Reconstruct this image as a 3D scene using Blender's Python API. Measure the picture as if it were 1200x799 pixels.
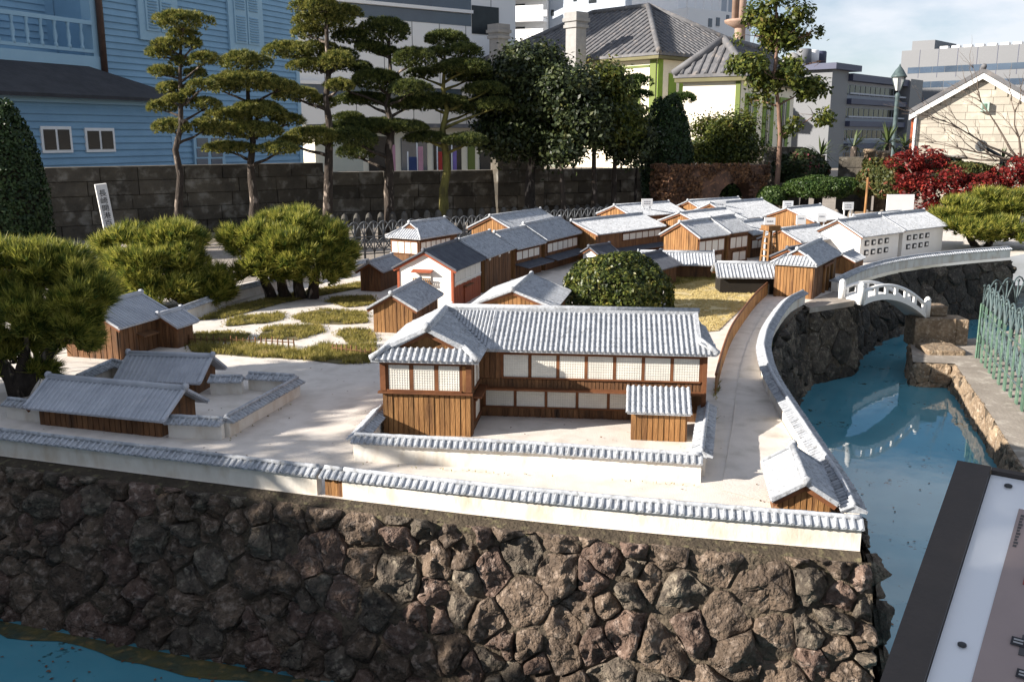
import bpy, math, random
import numpy as np
from mathutils import Vector, Matrix, noise
random.seed(7); rng = np.random.default_rng(11)
for o in list(bpy.data.objects): bpy.data.objects.remove(o)
SC = bpy.context.scene
COL = SC.collection
# ------------------------------------------------------------------ camera, sky, sun, exposure
FPX = 1100.0; TH = math.atan(240 / 1100.0); EYE = 1.6           # focal length in pixels of a 1200 px wide frame
cam = bpy.data.cameras.new('camera'); cam.sensor_width = 36; cam.lens = 36 * FPX / 1200
cam.clip_start = 0.05; cam.clip_end = 2000
co = bpy.data.objects.new('camera', cam); COL.objects.link(co)
co.location = (0, 0, EYE); co.rotation_euler = (math.pi / 2 - TH, 0, 0); SC.camera = co
AZ = math.atan2(0.28, 0.96); EL = math.radians(22.5)
sun = bpy.data.lights.new('sun', 'SUN'); sun.energy = 5.0; sun.angle = math.radians(0.5); sun.color = (1, .92, .82)
so = bpy.data.objects.new('sun', sun); COL.objects.link(so)
so.rotation_euler = Vector((math.cos(AZ) * math.cos(EL), math.sin(AZ) * math.cos(EL), -math.sin(EL))).to_track_quat('-Z', 'Y').to_euler()
so.location = (-20, -6, 12)
wd = bpy.data.worlds.new('World'); SC.world = wd; wd.use_nodes = True
nt = wd.node_tree; N = nt.nodes; LK = nt.links
bg = N['Background']; sky = N.new('ShaderNodeTexSky'); sky.sky_type = 'NISHITA'; sky.sun_disc = False
sky.sun_elevation = EL; sky.sun_rotation = math.atan2(-math.cos(AZ), -math.sin(AZ))
sky.air_density = 1.0; sky.dust_density = .3; sky.ozone_density = 3.5
tc = N.new('ShaderNodeTexCoord'); mp = N.new('ShaderNodeMapping'); mp.inputs['Scale'].default_value = (2.2, 2.2, 6.5)
mp.inputs['Location'].default_value = (.9, .3, .15)
nz = N.new('ShaderNodeTexNoise'); nz.inputs['Scale'].default_value = 1.6; nz.inputs['Detail'].default_value = 7; nz.inputs['Roughness'].default_value = .55
cr = N.new('ShaderNodeValToRGB'); cr.color_ramp.elements[0].position = .40; cr.color_ramp.elements[1].position = .62
mx = N.new('ShaderNodeMix'); mx.data_type = 'RGBA'; mx.inputs[7].default_value = (8.6, 8.8, 9.4, 1)
mulc = N.new('ShaderNodeMath'); mulc.operation = 'MULTIPLY'; mulc.inputs[1].default_value = .8
LK.new(tc.outputs['Generated'], mp.inputs[0]); LK.new(mp.outputs[0], nz.inputs['Vector']); LK.new(nz.outputs['Fac'], cr.inputs[0])
LK.new(cr.outputs[0], mulc.inputs[0]); LK.new(mulc.outputs[0], mx.inputs[0]); LK.new(sky.outputs[0], mx.inputs[6]); LK.new(mx.outputs[2], bg.inputs[0])
bg.inputs[1].default_value = 0.05
SC.view_settings.view_transform = 'Standard'; SC.view_settings.look = 'None'; SC.view_settings.gamma = 1
SC.view_settings.exposure = 1.2; SC.view_settings.use_curve_mapping = False
SC.cycles.max_bounces = 6; SC.cycles.transparent_max_bounces = 6; SC.cycles.use_denoising = True

# ------------------------------------------------------------------ measuring helpers (photo pixel -> place in metres)
CT, ST = math.cos(TH), math.sin(TH)
def ray(x, y):
    u = (x - 600) / FPX; v = (y - 399.5) / FPX
    return u, CT - v * ST, -ST - v * CT
def G(x, y, z=.1):                      # on the level z
    d = ray(x, y); t = (z - EYE) / d[2]; return Vector((d[0] * t, d[1] * t, z))
def D(x, y, Y):                         # at the distance Y
    d = ray(x, y); t = Y / d[1]; return Vector((d[0] * t, Y, EYE + d[2] * t))
def W(x, y, A, B):                      # on the upright plane through A and B: (metres along from A, height)
    d = ray(x, y); dx, dy = B[0] - A[0], B[1] - A[1]; ln = math.hypot(dx, dy); dx /= ln; dy /= ln
    # A + s*(dx,dy) = t*(d0,d1)
    det = dx * (-d[1]) + d[0] * dy
    s = (-A[0] * (-d[1]) - d[0] * A[1]) / det
    t = (dx * (-A[1]) + dy * A[0]) / det
    return s, EYE + d[2] * t
PX = lambda Y: Y / FPX

# ------------------------------------------------------------------ materials
MATS = {}
def M(name, c1, c2=None, scale=6., rough=.8, bump=.15, bscale=30., rand=.12, spec=.3, c3=None, c3s=20., c3w=.06, stretch=(1, 1, 1), streak=0., metal=0., detail=6., bdist=.01, coat=0.):
    if name in MATS: return MATS[name]
    m = bpy.data.materials.new(name); m.use_nodes = True; t = m.node_tree; n = t.nodes; l = t.links
    b = n['Principled BSDF']; b.inputs['Roughness'].default_value = rough; b.inputs['Specular IOR Level'].default_value = spec
    b.inputs['Metallic'].default_value = metal; b.inputs['Coat Weight'].default_value = coat
    c2 = c2 or tuple(x * .7 for x in c1)
    g = n.new('ShaderNodeNewGeometry'); mp = n.new('ShaderNodeMapping'); mp.inputs['Scale'].default_value = stretch
    l.new(g.outputs['Position'], mp.inputs[0])
    a = n.new('ShaderNodeTexNoise'); a.inputs['Scale'].default_value = scale; a.inputs['Detail'].default_value = detail; a.inputs['Roughness'].default_value = .62
    l.new(mp.outputs[0], a.inputs['Vector'])
    r = n.new('ShaderNodeValToRGB'); r.color_ramp.elements[0].position = .32; r.color_ramp.elements[1].position = .68
    r.color_ramp.elements[0].color = (*c2, 1); r.color_ramp.elements[1].color = (*c1, 1); l.new(a.outputs['Fac'], r.inputs[0])
    out = r.outputs[0]
    if c3:
        v = n.new('ShaderNodeTexNoise'); v.inputs['Scale'].default_value = c3s; v.inputs['Detail'].default_value = 4; l.new(mp.outputs[0], v.inputs['Vector'])
        r3 = n.new('ShaderNodeValToRGB'); r3.color_ramp.elements[0].position = .62 - c3w; r3.color_ramp.elements[1].position = .62 + c3w
        r3.color_ramp.elements[0].color = (0, 0, 0, 1); r3.color_ramp.elements[1].color = (1, 1, 1, 1); l.new(v.outputs['Fac'], r3.inputs[0])
        mi = n.new('ShaderNodeMix'); mi.data_type = 'RGBA'; mi.inputs[7].default_value = (*c3, 1); l.new(r3.outputs[0], mi.inputs[0]); l.new(out, mi.inputs[6]); out = mi.outputs[2]
    if rand:
        oi = n.new('ShaderNodeObjectInfo'); mr = n.new('ShaderNodeMapRange'); mr.inputs['To Min'].default_value = 1 - rand; mr.inputs['To Max'].default_value = 1 + rand
        l.new(oi.outputs['Random'], mr.inputs[0]); hs = n.new('ShaderNodeHueSaturation'); l.new(mr.outputs[0], hs.inputs['Value']); l.new(out, hs.inputs['Color']); out = hs.outputs[0]
    l.new(out, b.inputs['Base Color'])
    if bump:
        bn = n.new('ShaderNodeTexNoise'); bn.inputs['Scale'].default_value = bscale; bn.inputs['Detail'].default_value = 5; l.new(mp.outputs[0], bn.inputs['Vector'])
        bp = n.new('ShaderNodeBump'); bp.inputs['Strength'].default_value = bump; bp.inputs['Distance'].default_value = bdist
        l.new(bn.outputs['Fac'], bp.inputs['Height']); l.new(bp.outputs[0], b.inputs['Normal'])
    MATS[name] = m; return m
def LEAF(name, c1, c2, trans=.3, scale=3., rough=.5, c3=None, spec=.3, nc=1.):
    if name in MATS: return MATS[name]
    m = bpy.data.materials.new(name); m.use_nodes = True; t = m.node_tree; n = t.nodes; l = t.links
    b = n['Principled BSDF']; b.inputs['Roughness'].default_value = rough; b.inputs['Specular IOR Level'].default_value = spec
    g = n.new('ShaderNodeNewGeometry'); a = n.new('ShaderNodeTexNoise'); a.inputs['Scale'].default_value = scale; a.inputs['Detail'].default_value = 2
    l.new(g.outputs['Position'], a.inputs['Vector'])
    ad = n.new('ShaderNodeMath'); ad.operation = 'ADD'; sc = n.new('ShaderNodeMath'); sc.operation = 'MULTIPLY_ADD'; sc.inputs[1].default_value = .6; sc.inputs[2].default_value = -.3
    l.new(g.outputs['Random Per Island'], sc.inputs[0]); nm = n.new('ShaderNodeMath'); nm.operation = 'MULTIPLY_ADD'; nm.inputs[1].default_value = nc; nm.inputs[2].default_value = .5 - .5 * nc; l.new(a.outputs['Fac'], nm.inputs[0])
    l.new(sc.outputs[0], ad.inputs[0]); l.new(nm.outputs[0], ad.inputs[1])
    r = n.new('ShaderNodeValToRGB'); r.color_ramp.elements[0].position = .25; r.color_ramp.elements[1].position = .75
    r.color_ramp.elements[0].color = (*c2, 1); r.color_ramp.elements[1].color = (*c1, 1); l.new(ad.outputs[0], r.inputs[0])
    if c3:
        e = r.color_ramp.elements.new(.95); e.color = (*c3, 1)
    l.new(r.outputs[0], b.inputs['Base Color'])
    tr = n.new('ShaderNodeBsdfTranslucent'); l.new(r.outputs[0], tr.inputs[0]); ms = n.new('ShaderNodeMixShader'); ms.inputs[0].default_value = trans
    l.new(b.outputs[0], ms.inputs[1]); l.new(tr.outputs[0], ms.inputs[2]); l.new(ms.outputs[0], n['Material Output'].inputs[0])
    MATS[name] = m; return m

M_TILE = M('silver_roof_tile', (.47, .49, .52), (.31, .33, .36), 16, .7, .3, 70, .1, c3=(.20, .205, .21), c3s=55, c3w=.14)
M_TILED = M('blue_grey_roof_tile', (.115, .125, .145), (.075, .08, .10), 12, .7, .2, 60, .1)
M_WOOD = M('orange_brown_wood', (.315, .165, .062), (.19, .09, .031), 7, .75, .3, 40, .22, stretch=(5, 5, .7), c3=(.10, .045, .02), c3s=5, c3w=.1)
M_WOODD = M('weathered_brown_wood', (.20, .10, .045), (.10, .047, .022), 7, .8, .3, 40, .22, stretch=(5, 5, .7), c3=(.05, .03, .02), c3s=5, c3w=.1)
M_BEAM = M('red_brown_timber', (.19, .075, .03), (.11, .042, .018), 9, .75, .2, 40, .12)
M_RED = M('vermilion_painted_timber', (.34, .088, .035), (.24, .06, .028), 9, .7, .15, 30, .08)
M_PLASTER = M('white_plaster', (.78, .745, .68), (.66, .62, .55), 8, .9, .2, 60, .03, c3=(.56, .48, .38), c3s=13, c3w=.14, stretch=(1, 1, .45))
M_PLASTC = M('clean_white_plaster', (.82, .79, .74), (.76, .73, .68), 4, .9, .08, 50, .03)
M_PAPER = M('shoji_paper', (.70, .67, .60), (.62, .59, .53), 14, .6, .05, 30, .05)
M_LATT = M('pale_lattice', (.80, .78, .72), (.7, .68, .62), 14, .6, .0, 30, .05)
M_SAND = M('pale_sand_ground', (.70, .645, .585), (.61, .56, .505), 5, .95, .5, 160, 0, c3=(.52, .47, .41), c3s=9, c3w=.16, bdist=.004, detail=12)
M_SAND2 = M('pale_path_ground', (.67, .62, .565), (.58, .53, .48), 6, .95, .35, 90, 0, c3=(.42, .38, .33), c3s=6, c3w=.12, bdist=.005)
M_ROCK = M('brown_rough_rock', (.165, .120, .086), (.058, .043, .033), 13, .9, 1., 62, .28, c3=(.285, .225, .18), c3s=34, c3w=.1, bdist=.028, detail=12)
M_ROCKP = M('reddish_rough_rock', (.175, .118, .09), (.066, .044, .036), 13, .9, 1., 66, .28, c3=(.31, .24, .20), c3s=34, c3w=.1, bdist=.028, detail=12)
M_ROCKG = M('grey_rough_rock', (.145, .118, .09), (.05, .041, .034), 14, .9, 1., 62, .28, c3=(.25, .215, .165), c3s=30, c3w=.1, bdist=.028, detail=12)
M_ROCKD = M('shade_dark_algae_rock', (.062, .052, .042), (.022, .02, .017), 12, .85, 1., 30, .3, c3=(.11, .095, .075), c3s=26, c3w=.08, bdist=.028, detail=12)  # algae tone, base colour taken darker to stand for shade on the canal walls
M_JOINT = M('dark_wall_mortar', (.125, .098, .068), (.04, .032, .025), 16, .95, 1., 40, 0, bdist=.03, detail=10)
M_CAP = M('mossy_concrete_cap', (.082, .064, .044), (.035, .028, .02), 10, .95, .9, 60, 0, c3=(.12, .105, .06), c3s=30, bdist=.014)
M_STONE = M('tan_cut_stone', (.30, .225, .15), (.155, .11, .075), 11, .9, 1., 34, .12, c3=(.40, .33, .25), c3s=30, c3w=.1, bdist=.022, detail=10)
M_ASHLAR = M('dark_weathered_ashlar', (.105, .092, .072), (.045, .04, .034), 2.5, .92, .7, 14, .32, c3=(.19, .18, .16), c3s=5, c3w=.08, bdist=.03)
M_PAVE = M('grey_paving', (.33, .29, .25), (.22, .19, .16), 3, .92, .4, 40, .05, c3=(.40, .36, .31), c3s=12)
M_EARTH = M('dark_earth', (.13, .105, .07), (.07, .055, .038), 4, .95, .6, 30, 0)
M_SHRUBG = M('garden_soil', (.17, .14, .07), (.09, .08, .035), 9, .95, .6, 30, 0)
M_WHITE = M('white_paint', (.80, .79, .77), (.74, .73, .71), 6, .55, .05, 30, .02)
M_SIGN = M('sign_white', (.82, .82, .82), (.78, .78, .78), 6, .4, 0, 30, .02)
M_INK = M('black_lettering', (.03, .03, .035), (.025, .025, .03), 6, .6, 0, 30, 0)
M_BLUE = M('pale_blue_clapboard', (.225, .385, .53), (.19, .33, .46), 1.2, .65, .06, 8, .04)
M_BLUET = M('pale_blue_trim', (.32, .49, .61), (.28, .44, .56), 1.2, .6, .03, 8, .03)
M_ASPH = M('dark_slate_shingle', (.05, .05, .055), (.03, .03, .034), 3, .85, .4, 12, .2, bdist=.02)
M_GLASS = M('dark_glass', (.02, .024, .028), (.012, .015, .018), 2, .15, 0, 5, .2, spec=.25)
M_GLASSB = M('bluish_glass', (.07, .10, .14), (.045, .065, .10), .4, .1, 0, 5, .2, spec=.6)
M_PIPE = M('brown_drainpipe', (.10, .06, .045), (.07, .04, .03), 4, .5, .05, 20, 0)
M_IRON = M('verdigris_green_iron', (.11, .19, .13), (.06, .115, .085), 14, .5, .15, 60, .08, c3=(.20, .25, .20), c3s=30)
M_IRONB = M('blue_grey_iron', (.095, .135, .135), (.05, .072, .078), 14, .45, .15, 60, .08)
M_IROND = M('dark_iron', (.06, .065, .07), (.035, .038, .042), 10, .4, .1, 60, .08)
M_BARK = M('rough_bark', (.066, .052, .042), (.024, .019, .016), 14, .95, 1., 40, .1, stretch=(1, 1, .35), c3=(.28, .23, .19), c3s=16, c3w=.05, bdist=.02)
M_BARKG = M('mossy_yellow_bark', (.24, .22, .06), (.06, .05, .025), 8, .95, .8, 30, .05, stretch=(1, 1, .4), bdist=.02)
M_BARKP = M('pale_bare_bark', (.20, .16, .13), (.11, .085, .07), 14, .9, .4, 40, .1)
M_BRICK = M('ivy_covered_brick', (.15, .085, .06), (.07, .045, .035), 6, .95, .8, 30, .15, c3=(.25, .13, .07), c3s=14, bdist=.02)
M_CREAM = M('cream_stucco', (.78, .72, .58), (.72, .66, .53), 1.5, .9, .05, 10, .03)
M_GREENP = M('lime_green_paint', (.125, .155, .035), (.105, .145, .03), 2, .6, .02, 10, .05)
M_GREEND = M('green_shutter_paint', (.20, .30, .035), (.15, .24, .03), 2, .6, .02, 10, .05)
M_KAWARA = M('grey_pantile', (.15, .15, .157), (.09, .09, .097), 2.5, .7, .2, 16, .05, c3=(.20, .18, .17), c3s=3)
M_CHIM = M('grey_chimney_plaster', (.30, .295, .29), (.24, .235, .23), 3, .9, .1, 10, .05)
M_TOWERW = M('white_cladding_panel', (.74, .74, .74), (.68, .68, .69), .15, .5, 0, 5, .03)
M_GREYC = M('grey_cladding_panel', (.155, .162, .175), (.138, .145, .158), .12, .5, 0, 5, .04)
M_NAVY = M('dark_blue_panel', (.06, .07, .12), (.045, .05, .09), .4, .5, 0, 5, .05)
M_PALEB = M('pale_grey_render', (.38, .42, .48), (.34, .38, .44), .2, .8, 0, 5, .04)
M_WARE = M('cream_ashlar_block', (.43, .395, .335), (.35, .32, .27), 2.2, .9, .25, 14, .09, c3=(.50, .46, .38), c3s=4)
M_DRYG = M('faded_print_brown', (.33, .26, .245), (.29, .23, .22), 8, .35, 0, 30, 0)
M_FRAME = M('dark_bronze_frame', (.045, .035, .03), (.03, .024, .022), 12, .35, .1, 60, 0, stretch=(1, 1, 1), spec=.5)

# water with a painted blue basin floor
def water_mat():
    m = bpy.data.materials.new('blue_canal_water'); m.use_nodes = True; t = m.node_tree; n = t.nodes; l = t.links; b = n['Principled BSDF']
    g = n.new('ShaderNodeNewGeometry')
    a = n.new('ShaderNodeTexNoise'); a.inputs['Scale'].default_value = 1.3; a.inputs['Detail'].default_value = 5; l.new(g.outputs['Position'], a.inputs['Vector'])
    r = n.new('ShaderNodeValToRGB'); r.color_ramp.elements[0].position = .3; r.color_ramp.elements[1].position = .7
    r.color_ramp.elements[0].color = (.060, .22, .29, 1); r.color_ramp.elements[1].color = (.095, .305, .385, 1); l.new(a.outputs['Fac'], r.inputs[0])
    s = n.new('ShaderNodeTexNoise'); s.inputs['Scale'].default_value = 26; s.inputs['Detail'].default_value = 5; l.new(g.outputs['Position'], s.inputs['Vector'])
    s2 = n.new('ShaderNodeTexNoise'); s2.inputs['Scale'].default_value = 3.2; s2.inputs['Detail'].default_value = 3; l.new(g.outputs['Position'], s2.inputs['Vector'])
    mu = n.new('ShaderNodeMath'); mu.operation = 'MULTIPLY'; l.new(s.outputs['Fac'], mu.inputs[0]); l.new(s2.outputs['Fac'], mu.inputs[1])
    rr = n.new('ShaderNodeValToRGB'); rr.color_ramp.elements[0].position = .36; rr.color_ramp.elements[1].position = .43; l.new(mu.outputs[0], rr.inputs[0])
    mi = n.new('ShaderNodeMix'); mi.data_type = 'RGBA'; mi.inputs[7].default_value = (.022, .06, .06, 1); l.new(rr.outputs[0], mi.inputs[0]); l.new(r.outputs[0], mi.inputs[6])
    l.new(mi.outputs[2], b.inputs['Base Color']); b.inputs['Roughness'].default_value = .02; b.inputs['IOR'].default_value = 1.45; b.inputs['Specular IOR Level'].default_value = .85
    bn = n.new('ShaderNodeTexNoise'); bn.inputs['Scale'].default_value = 7; bn.inputs['Detail'].default_value = 2; l.new(g.outputs['Position'], bn.inputs['Vector'])
    bp = n.new('ShaderNodeBump'); bp.inputs['Strength'].default_value = .05; bp.inputs['Distance'].default_value = .01; l.new(bn.outputs['Fac'], bp.inputs['Height']); l.new(bp.outputs[0], b.inputs['Normal'])
    return m
M_WATER = water_mat()

L_PINE = LEAF('pine_needles', (.32, .31, .075), (.035, .06, .016), .3, 14, c3=(.40, .36, .12), nc=1.7)
L_PINEB = LEAF('yellow_green_pine_needles', (.38, .37, .065), (.05, .085, .017), .4, 15, c3=(.50, .46, .12), nc=1.9)
L_PINED = LEAF('dark_pine_needles', (.15, .175, .045), (.016, .032, .012), .25, 14, c3=(.22, .23, .07), nc=1.7)
L_BROAD = LEAF('dark_glossy_leaves', (.060, .078, .024), (.014, .024, .010), .2, 4, .45, c3=(.11, .105, .035), spec=.35)
L_BROADY = LEAF('yellow_green_leaves', (.15, .17, .03), (.03, .05, .014), .35, 3, .45, c3=(.20, .15, .04))
L_AZAL = LEAF('azalea_leaves', (.12, .14, .026), (.02, .036, .010), .25, 16, .4, c3=(.24, .21, .05), nc=1.6)
L_CYP = LEAF('cypress_scales', (.035, .065, .018), (.012, .028, .010), .15, 6)
L_HEDGE = LEAF('hedge_leaves', (.065, .105, .022), (.022, .05, .012), .25, 5)
L_MAPLE = LEAF('red_maple_leaves', (.30, .028, .026), (.075, .014, .012), .4, 9, .5, c3=(.42, .10, .05))
L_PINK = LEAF('rusty_pink_bush_leaves', (.12, .12, .035), (.045, .06, .018), .3, 8, .5, c3=(.42, .10, .09))
L_GRASS = LEAF('garden_grass_blades', (.42, .36, .09), (.13, .12, .03), .35, 9, .6, c3=(.46, .36, .16), nc=2.)
L_STRAW = LEAF('dry_straw', (.66, .55, .27), (.48, .39, .17), .25, 3, .7, c3=(.56, .47, .25))
L_YUCCA = LEAF('palm_leaf_blades', (.085, .115, .04), (.025, .04, .018), .2, 4, .4)
L_IVY = LEAF('russet_ivy', (.22, .11, .055), (.08, .045, .03), .2, 6, .7, c3=(.38, .21, .10))

# ------------------------------------------------------------------ mesh helpers
class MB:
    def __init__(s): s.v = []; s.f = []; s.sm = []
    def add(s, vs, fs, smooth=False):
        k = len(s.v); s.v += [tuple(v) for v in vs]; s.f += [tuple(i + k for i in f) for f in fs]; s.sm += [smooth] * len(fs); return s
    def box(s, x0, x1, y0, y1, z0, z1):
        return s.add([(x0, y0, z0), (x1, y0, z0), (x1, y1, z0), (x0, y1, z0), (x0, y0, z1), (x1, y0, z1), (x1, y1, z1), (x0, y1, z1)],
                     [(3, 2, 1, 0), (4, 5, 6, 7), (0, 1, 5, 4), (1, 2, 6, 5), (2, 3, 7, 6), (3, 0, 4, 7)])
    def prism(s, poly, vec):                       # poly: list of 3D points, swept by vec
        n = len(poly); P0 = [Vector(p) for p in poly]; vec = Vector(vec); P1 = [p + vec for p in P0]
        nrm = Vector((0, 0, 0))
        for i in range(n): nrm += P0[i].cross(P0[(i + 1) % n])
        if nrm.dot(vec) > 0: P0.reverse(); P1.reverse()
        return s.add(P0 + P1, [tuple(range(n)), tuple(range(2 * n - 1, n - 1, -1))] + [(i, i + n, (i + 1) % n + n, (i + 1) % n) for i in range(n)])
    def bar(s, a, b, w, h, up=(0, 0, 1)):          # a bar from a to b of width w and height h, centred
        a, b = Vector(a), Vector(b); d = (b - a); up = Vector(up); sd = d.cross(up)
        if sd.length < 1e-6: sd = d.cross(Vector((1, 0, 0)))
        sd = sd.normalized() * (w / 2); u2 = sd.cross(d).normalized() * (h / 2)
        return s.prism([a - sd - u2, a + sd - u2, a + sd + u2, a - sd + u2], d)
    def tube(s, pts, rad, n=8, cap=True, smooth=True):
        pts = [Vector(p) for p in pts]; m = len(pts); vs = []; fs = []
        ref = None
        for i, p in enumerate(pts):
            d = (pts[min(i + 1, m - 1)] - pts[max(i - 1, 0)]).normalized()
            if ref is None: ref = d.orthogonal().normalized()
            ref = (ref - d * ref.dot(d)).normalized(); q = d.cross(ref); r = rad[i] if hasattr(rad, '__len__') else rad
            for k in range(n):
                a = 2 * math.pi * k / n; vs.append(p + ref * (r * math.cos(a)) + q * (r * math.sin(a)))
        for i in range(m - 1):
            for k in range(n): fs.append((i * n + k, i * n + (k + 1) % n, (i + 1) * n + (k + 1) % n, (i + 1) * n + k))
        if cap: fs.append(tuple(range(n - 1, -1, -1))); fs.append(tuple((m - 1) * n + k for k in range(n)))
        return s.add(vs, fs, smooth)
    def lathe(s, prof, n=14, c=(0, 0, 0), smooth=True):
        vs = []; fs = []; m = len(prof)
        for r, z in prof:
            for k in range(n): a = 2 * math.pi * k / n; vs.append((c[0] + r * math.cos(a), c[1] + r * math.sin(a), c[2] + z))
        for i in range(m - 1):
            for k in range(n): fs.append((i * n + k, i * n + (k + 1) % n, (i + 1) * n + (k + 1) % n, (i + 1) * n + k))
        fs.append(tuple(range(n - 1, -1, -1))); fs.append(tuple((m - 1) * n + k for k in range(n)))
        return s.add(vs, fs, smooth)
    def mesh(s, name, mat):
        me = bpy.data.meshes.new(name); me.from_pydata(s.v, [], s.f)
        if any(s.sm): me.polygons.foreach_set('use_smooth', s.sm)
        me.materials.append(mat); me.update(); return me
    def build(s, name, mat, parent=None, **kw): return obj(name, s.mesh(name, mat), parent, **kw)
def obj(name, me, parent=None, loc=None, rz=None, scale=None, label=None, cat=None, group=None, kind=None):
    o = bpy.data.objects.new(name, me); COL.objects.link(o)
    if parent: o.parent = parent
    if loc is not None: o.location = loc
    if rz is not None: o.rotation_euler = (0, 0, rz)
    if scale is not None: o.scale = scale
    return tag(o, label, cat, group, kind)
def tag(o, label=None, cat=None, group=None, kind=None):
    if label: o['label'] = label
    if cat: o['category'] = cat
    if group: o['group'] = group
    if kind: o['kind'] = kind
    return o
def empty(name, loc=(0, 0, 0), rz=0, label=None, cat=None, group=None, kind=None):
    o = bpy.data.objects.new(name, None); COL.objects.link(o); o.location = loc; o.rotation_euler = (0, 0, rz); o.empty_display_size = .05
    return tag(o, label, cat, group, kind)
def np_mesh(name, V, F, mat):                      # V (n,3), F (m,k)
    me = bpy.data.meshes.new(name); m, k = F.shape
    me.vertices.add(len(V)); me.vertices.foreach_set('co', np.ascontiguousarray(V, dtype=np.float32).ravel())
    me.loops.add(m * k); me.loops.foreach_set('vertex_index', np.ascontiguousarray(F, dtype=np.int32).ravel())
    me.polygons.add(m); me.polygons.foreach_set('loop_start', np.arange(0, m * k, k, dtype=np.int32)); me.polygons.foreach_set('loop_total', np.full(m, k, dtype=np.int32))
    me.materials.append(mat); me.update(calc_edges=True); return me
_cube = {}
def cube_mesh(mat):
    if mat.name not in _cube: _cube[mat.name] = MB().box(0, 1, 0, 1, 0, 1).mesh('board', mat)
    return _cube[mat.name]
def unit(x):
    return x / np.maximum(np.linalg.norm(x, axis=1, keepdims=True), 1e-9)

# ------------------------------------------------------------------ foliage geometry
def rdir(n): return unit(rng.normal(size=(n, 3)))
def needles(c, d, per, ln, wd, spread):
    n = len(c); c = np.repeat(c, per, 0); d = np.repeat(d, per, 0)
    dd = unit(d + rng.normal(size=d.shape) * spread); L = ln * rng.uniform(.65, 1.15, (len(c), 1))
    s = unit(np.cross(dd, rdir(len(c)))) * wd / 2
    V = np.stack([c - s, c + s, c + dd * L], 1).reshape(-1, 3); F = np.arange(len(V)).reshape(-1, 3); return V, F
def leafs(c, nrm, ln, wd, jit=.6):
    n = len(c); nn = unit(nrm + rng.normal(size=nrm.shape) * jit); a = unit(np.cross(nn, rdir(n))); b = np.cross(nn, a)
    k = rng.uniform(.7, 1.25, (n, 1)); a = a * ln * k; b = b * wd * k
    V = np.stack([c - a * .5, c + b * .5 + nn * wd * .12, c + a * .5, c - b * .5 + nn * wd * .12], 1).reshape(-1, 3)
    return V, np.arange(len(V)).reshape(-1, 4)
def in_ell(n, c, r, lo=0.):
    d = rdir(n); k = rng.uniform(lo ** 3, 1, (n, 1)) ** (1 / 3); return np.array(c) + d * k * np.array(r), d
def joinVF(parts):
    Vs = []; Fs = []; k = 0
    for V, F in parts: Vs.append(V); Fs.append(F + k); k += len(V)
    return np.concatenate(Vs), np.concatenate(Fs)
def crown_obj(name, parts, mat, root, kind=None):
    V, F = joinVF(parts); V = V - np.array(root.location); return obj(name, np_mesh(name, V, F, mat), root, kind=kind)
def wob(a, b, n, amp):
    a, b = Vector(a), Vector(b); L = (b - a).length; out = []
    for i in range(n + 1):
        t = i / n; p = a.lerp(b, t); k = math.sin(math.pi * t) * amp * L
        out.append(p + Vector((random.uniform(-1, 1), random.uniform(-1, 1), random.uniform(-.3, .3))) * k)
    return out
def niwaki(label, tx, Y, ybase, ytop, pads, r0, group, mat=L_PINE, bark=M_BARK, dens=1.0, cat='tree', lean=0, zb=0.0):
    base = Vector((D(tx, ybase, Y).x, Y, zb)); top = D(tx + lean, ytop, Y)
    root = empty('pine_tree', base, label=label, cat=cat, group=group)
    tp = wob(base, top, 9, .018); mb = MB(); rr = [r0 * (1 - .8 * (i / 9)) for i in range(10)]
    mb.tube([p - base for p in tp], rr, 9)
    parts = []
    for (px, py, hw, hh) in pads:
        dy = random.uniform(-1, 1) * min(hw * PX(Y) * 1.1 + .12, .5)
        if abs(px - tx) < 6: dy *= .4
        c = D(px, py, Y + dy); rx = hw * PX(Y) * 1.06; rz = hh * PX(Y) * 1.22; ry = max(rx * .85, rz)
        # limb from the trunk
        zt = c.z - rz * .5 - abs(c.x - base.x) * .35; t = min(max((zt - base.z) / max(top.z - base.z, .1), .05), .97)
        i = t * 9; k = int(min(i, 8)); tpnt = tp[k].lerp(tp[k + 1], i - k)
        if (c - tpnt).length > .12:
            lp = wob(tpnt, c - Vector((0, 0, rz * .25)), 4, .06); mb.tube([p - base for p in lp], [r0 * .42 * (1 - .6 * j / 4) * (.6 + .4 * (1 - t)) for j in range(5)], 6)
            for _ in range(3):
                e = c + Vector((random.uniform(-.7, .7) * rx, random.uniform(-.7, .7) * ry, 0)); mb.tube([lp[3] - base, lp[3].lerp(e, .5) - base + Vector((0, 0, -.01)), e - base], [r0 * .13, r0 * .09, r0 * .05], 4)
        nT = int((75 + 8600 * rx * ry) * dens); th = rng.uniform(0, 2 * math.pi, nT); rad = np.sqrt(rng.uniform(0, 1, nT))
        lob = 1 + .18 * np.sin(3 * th + random.uniform(0, 6)) + .12 * np.sin(5 * th + random.uniform(0, 6))
        x = rad * np.cos(th) * lob; y = rad * np.sin(th) * lob; h = np.sqrt(np.maximum(0, 1 - rad ** 2.6)) * np.where(rng.uniform(0, 1, nT) < .72, rng.uniform(.72, 1, nT), rng.uniform(-.45, .7, nT)) + .10 * np.sin(9 * x + 3) * np.sin(8 * y)
        C = np.array(c) + np.stack([x * rx, y * ry, h * rz - rz * .15], 1); d = unit(np.stack([x * .9, y * .9, np.full(nT, .75)], 1))
        parts.append(needles(C, d, 9, .052 + .01 * random.random(), .0125, .55))
    mb.build('trunk', bark, root); crown_obj('crown', parts, mat, root); return root
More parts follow.
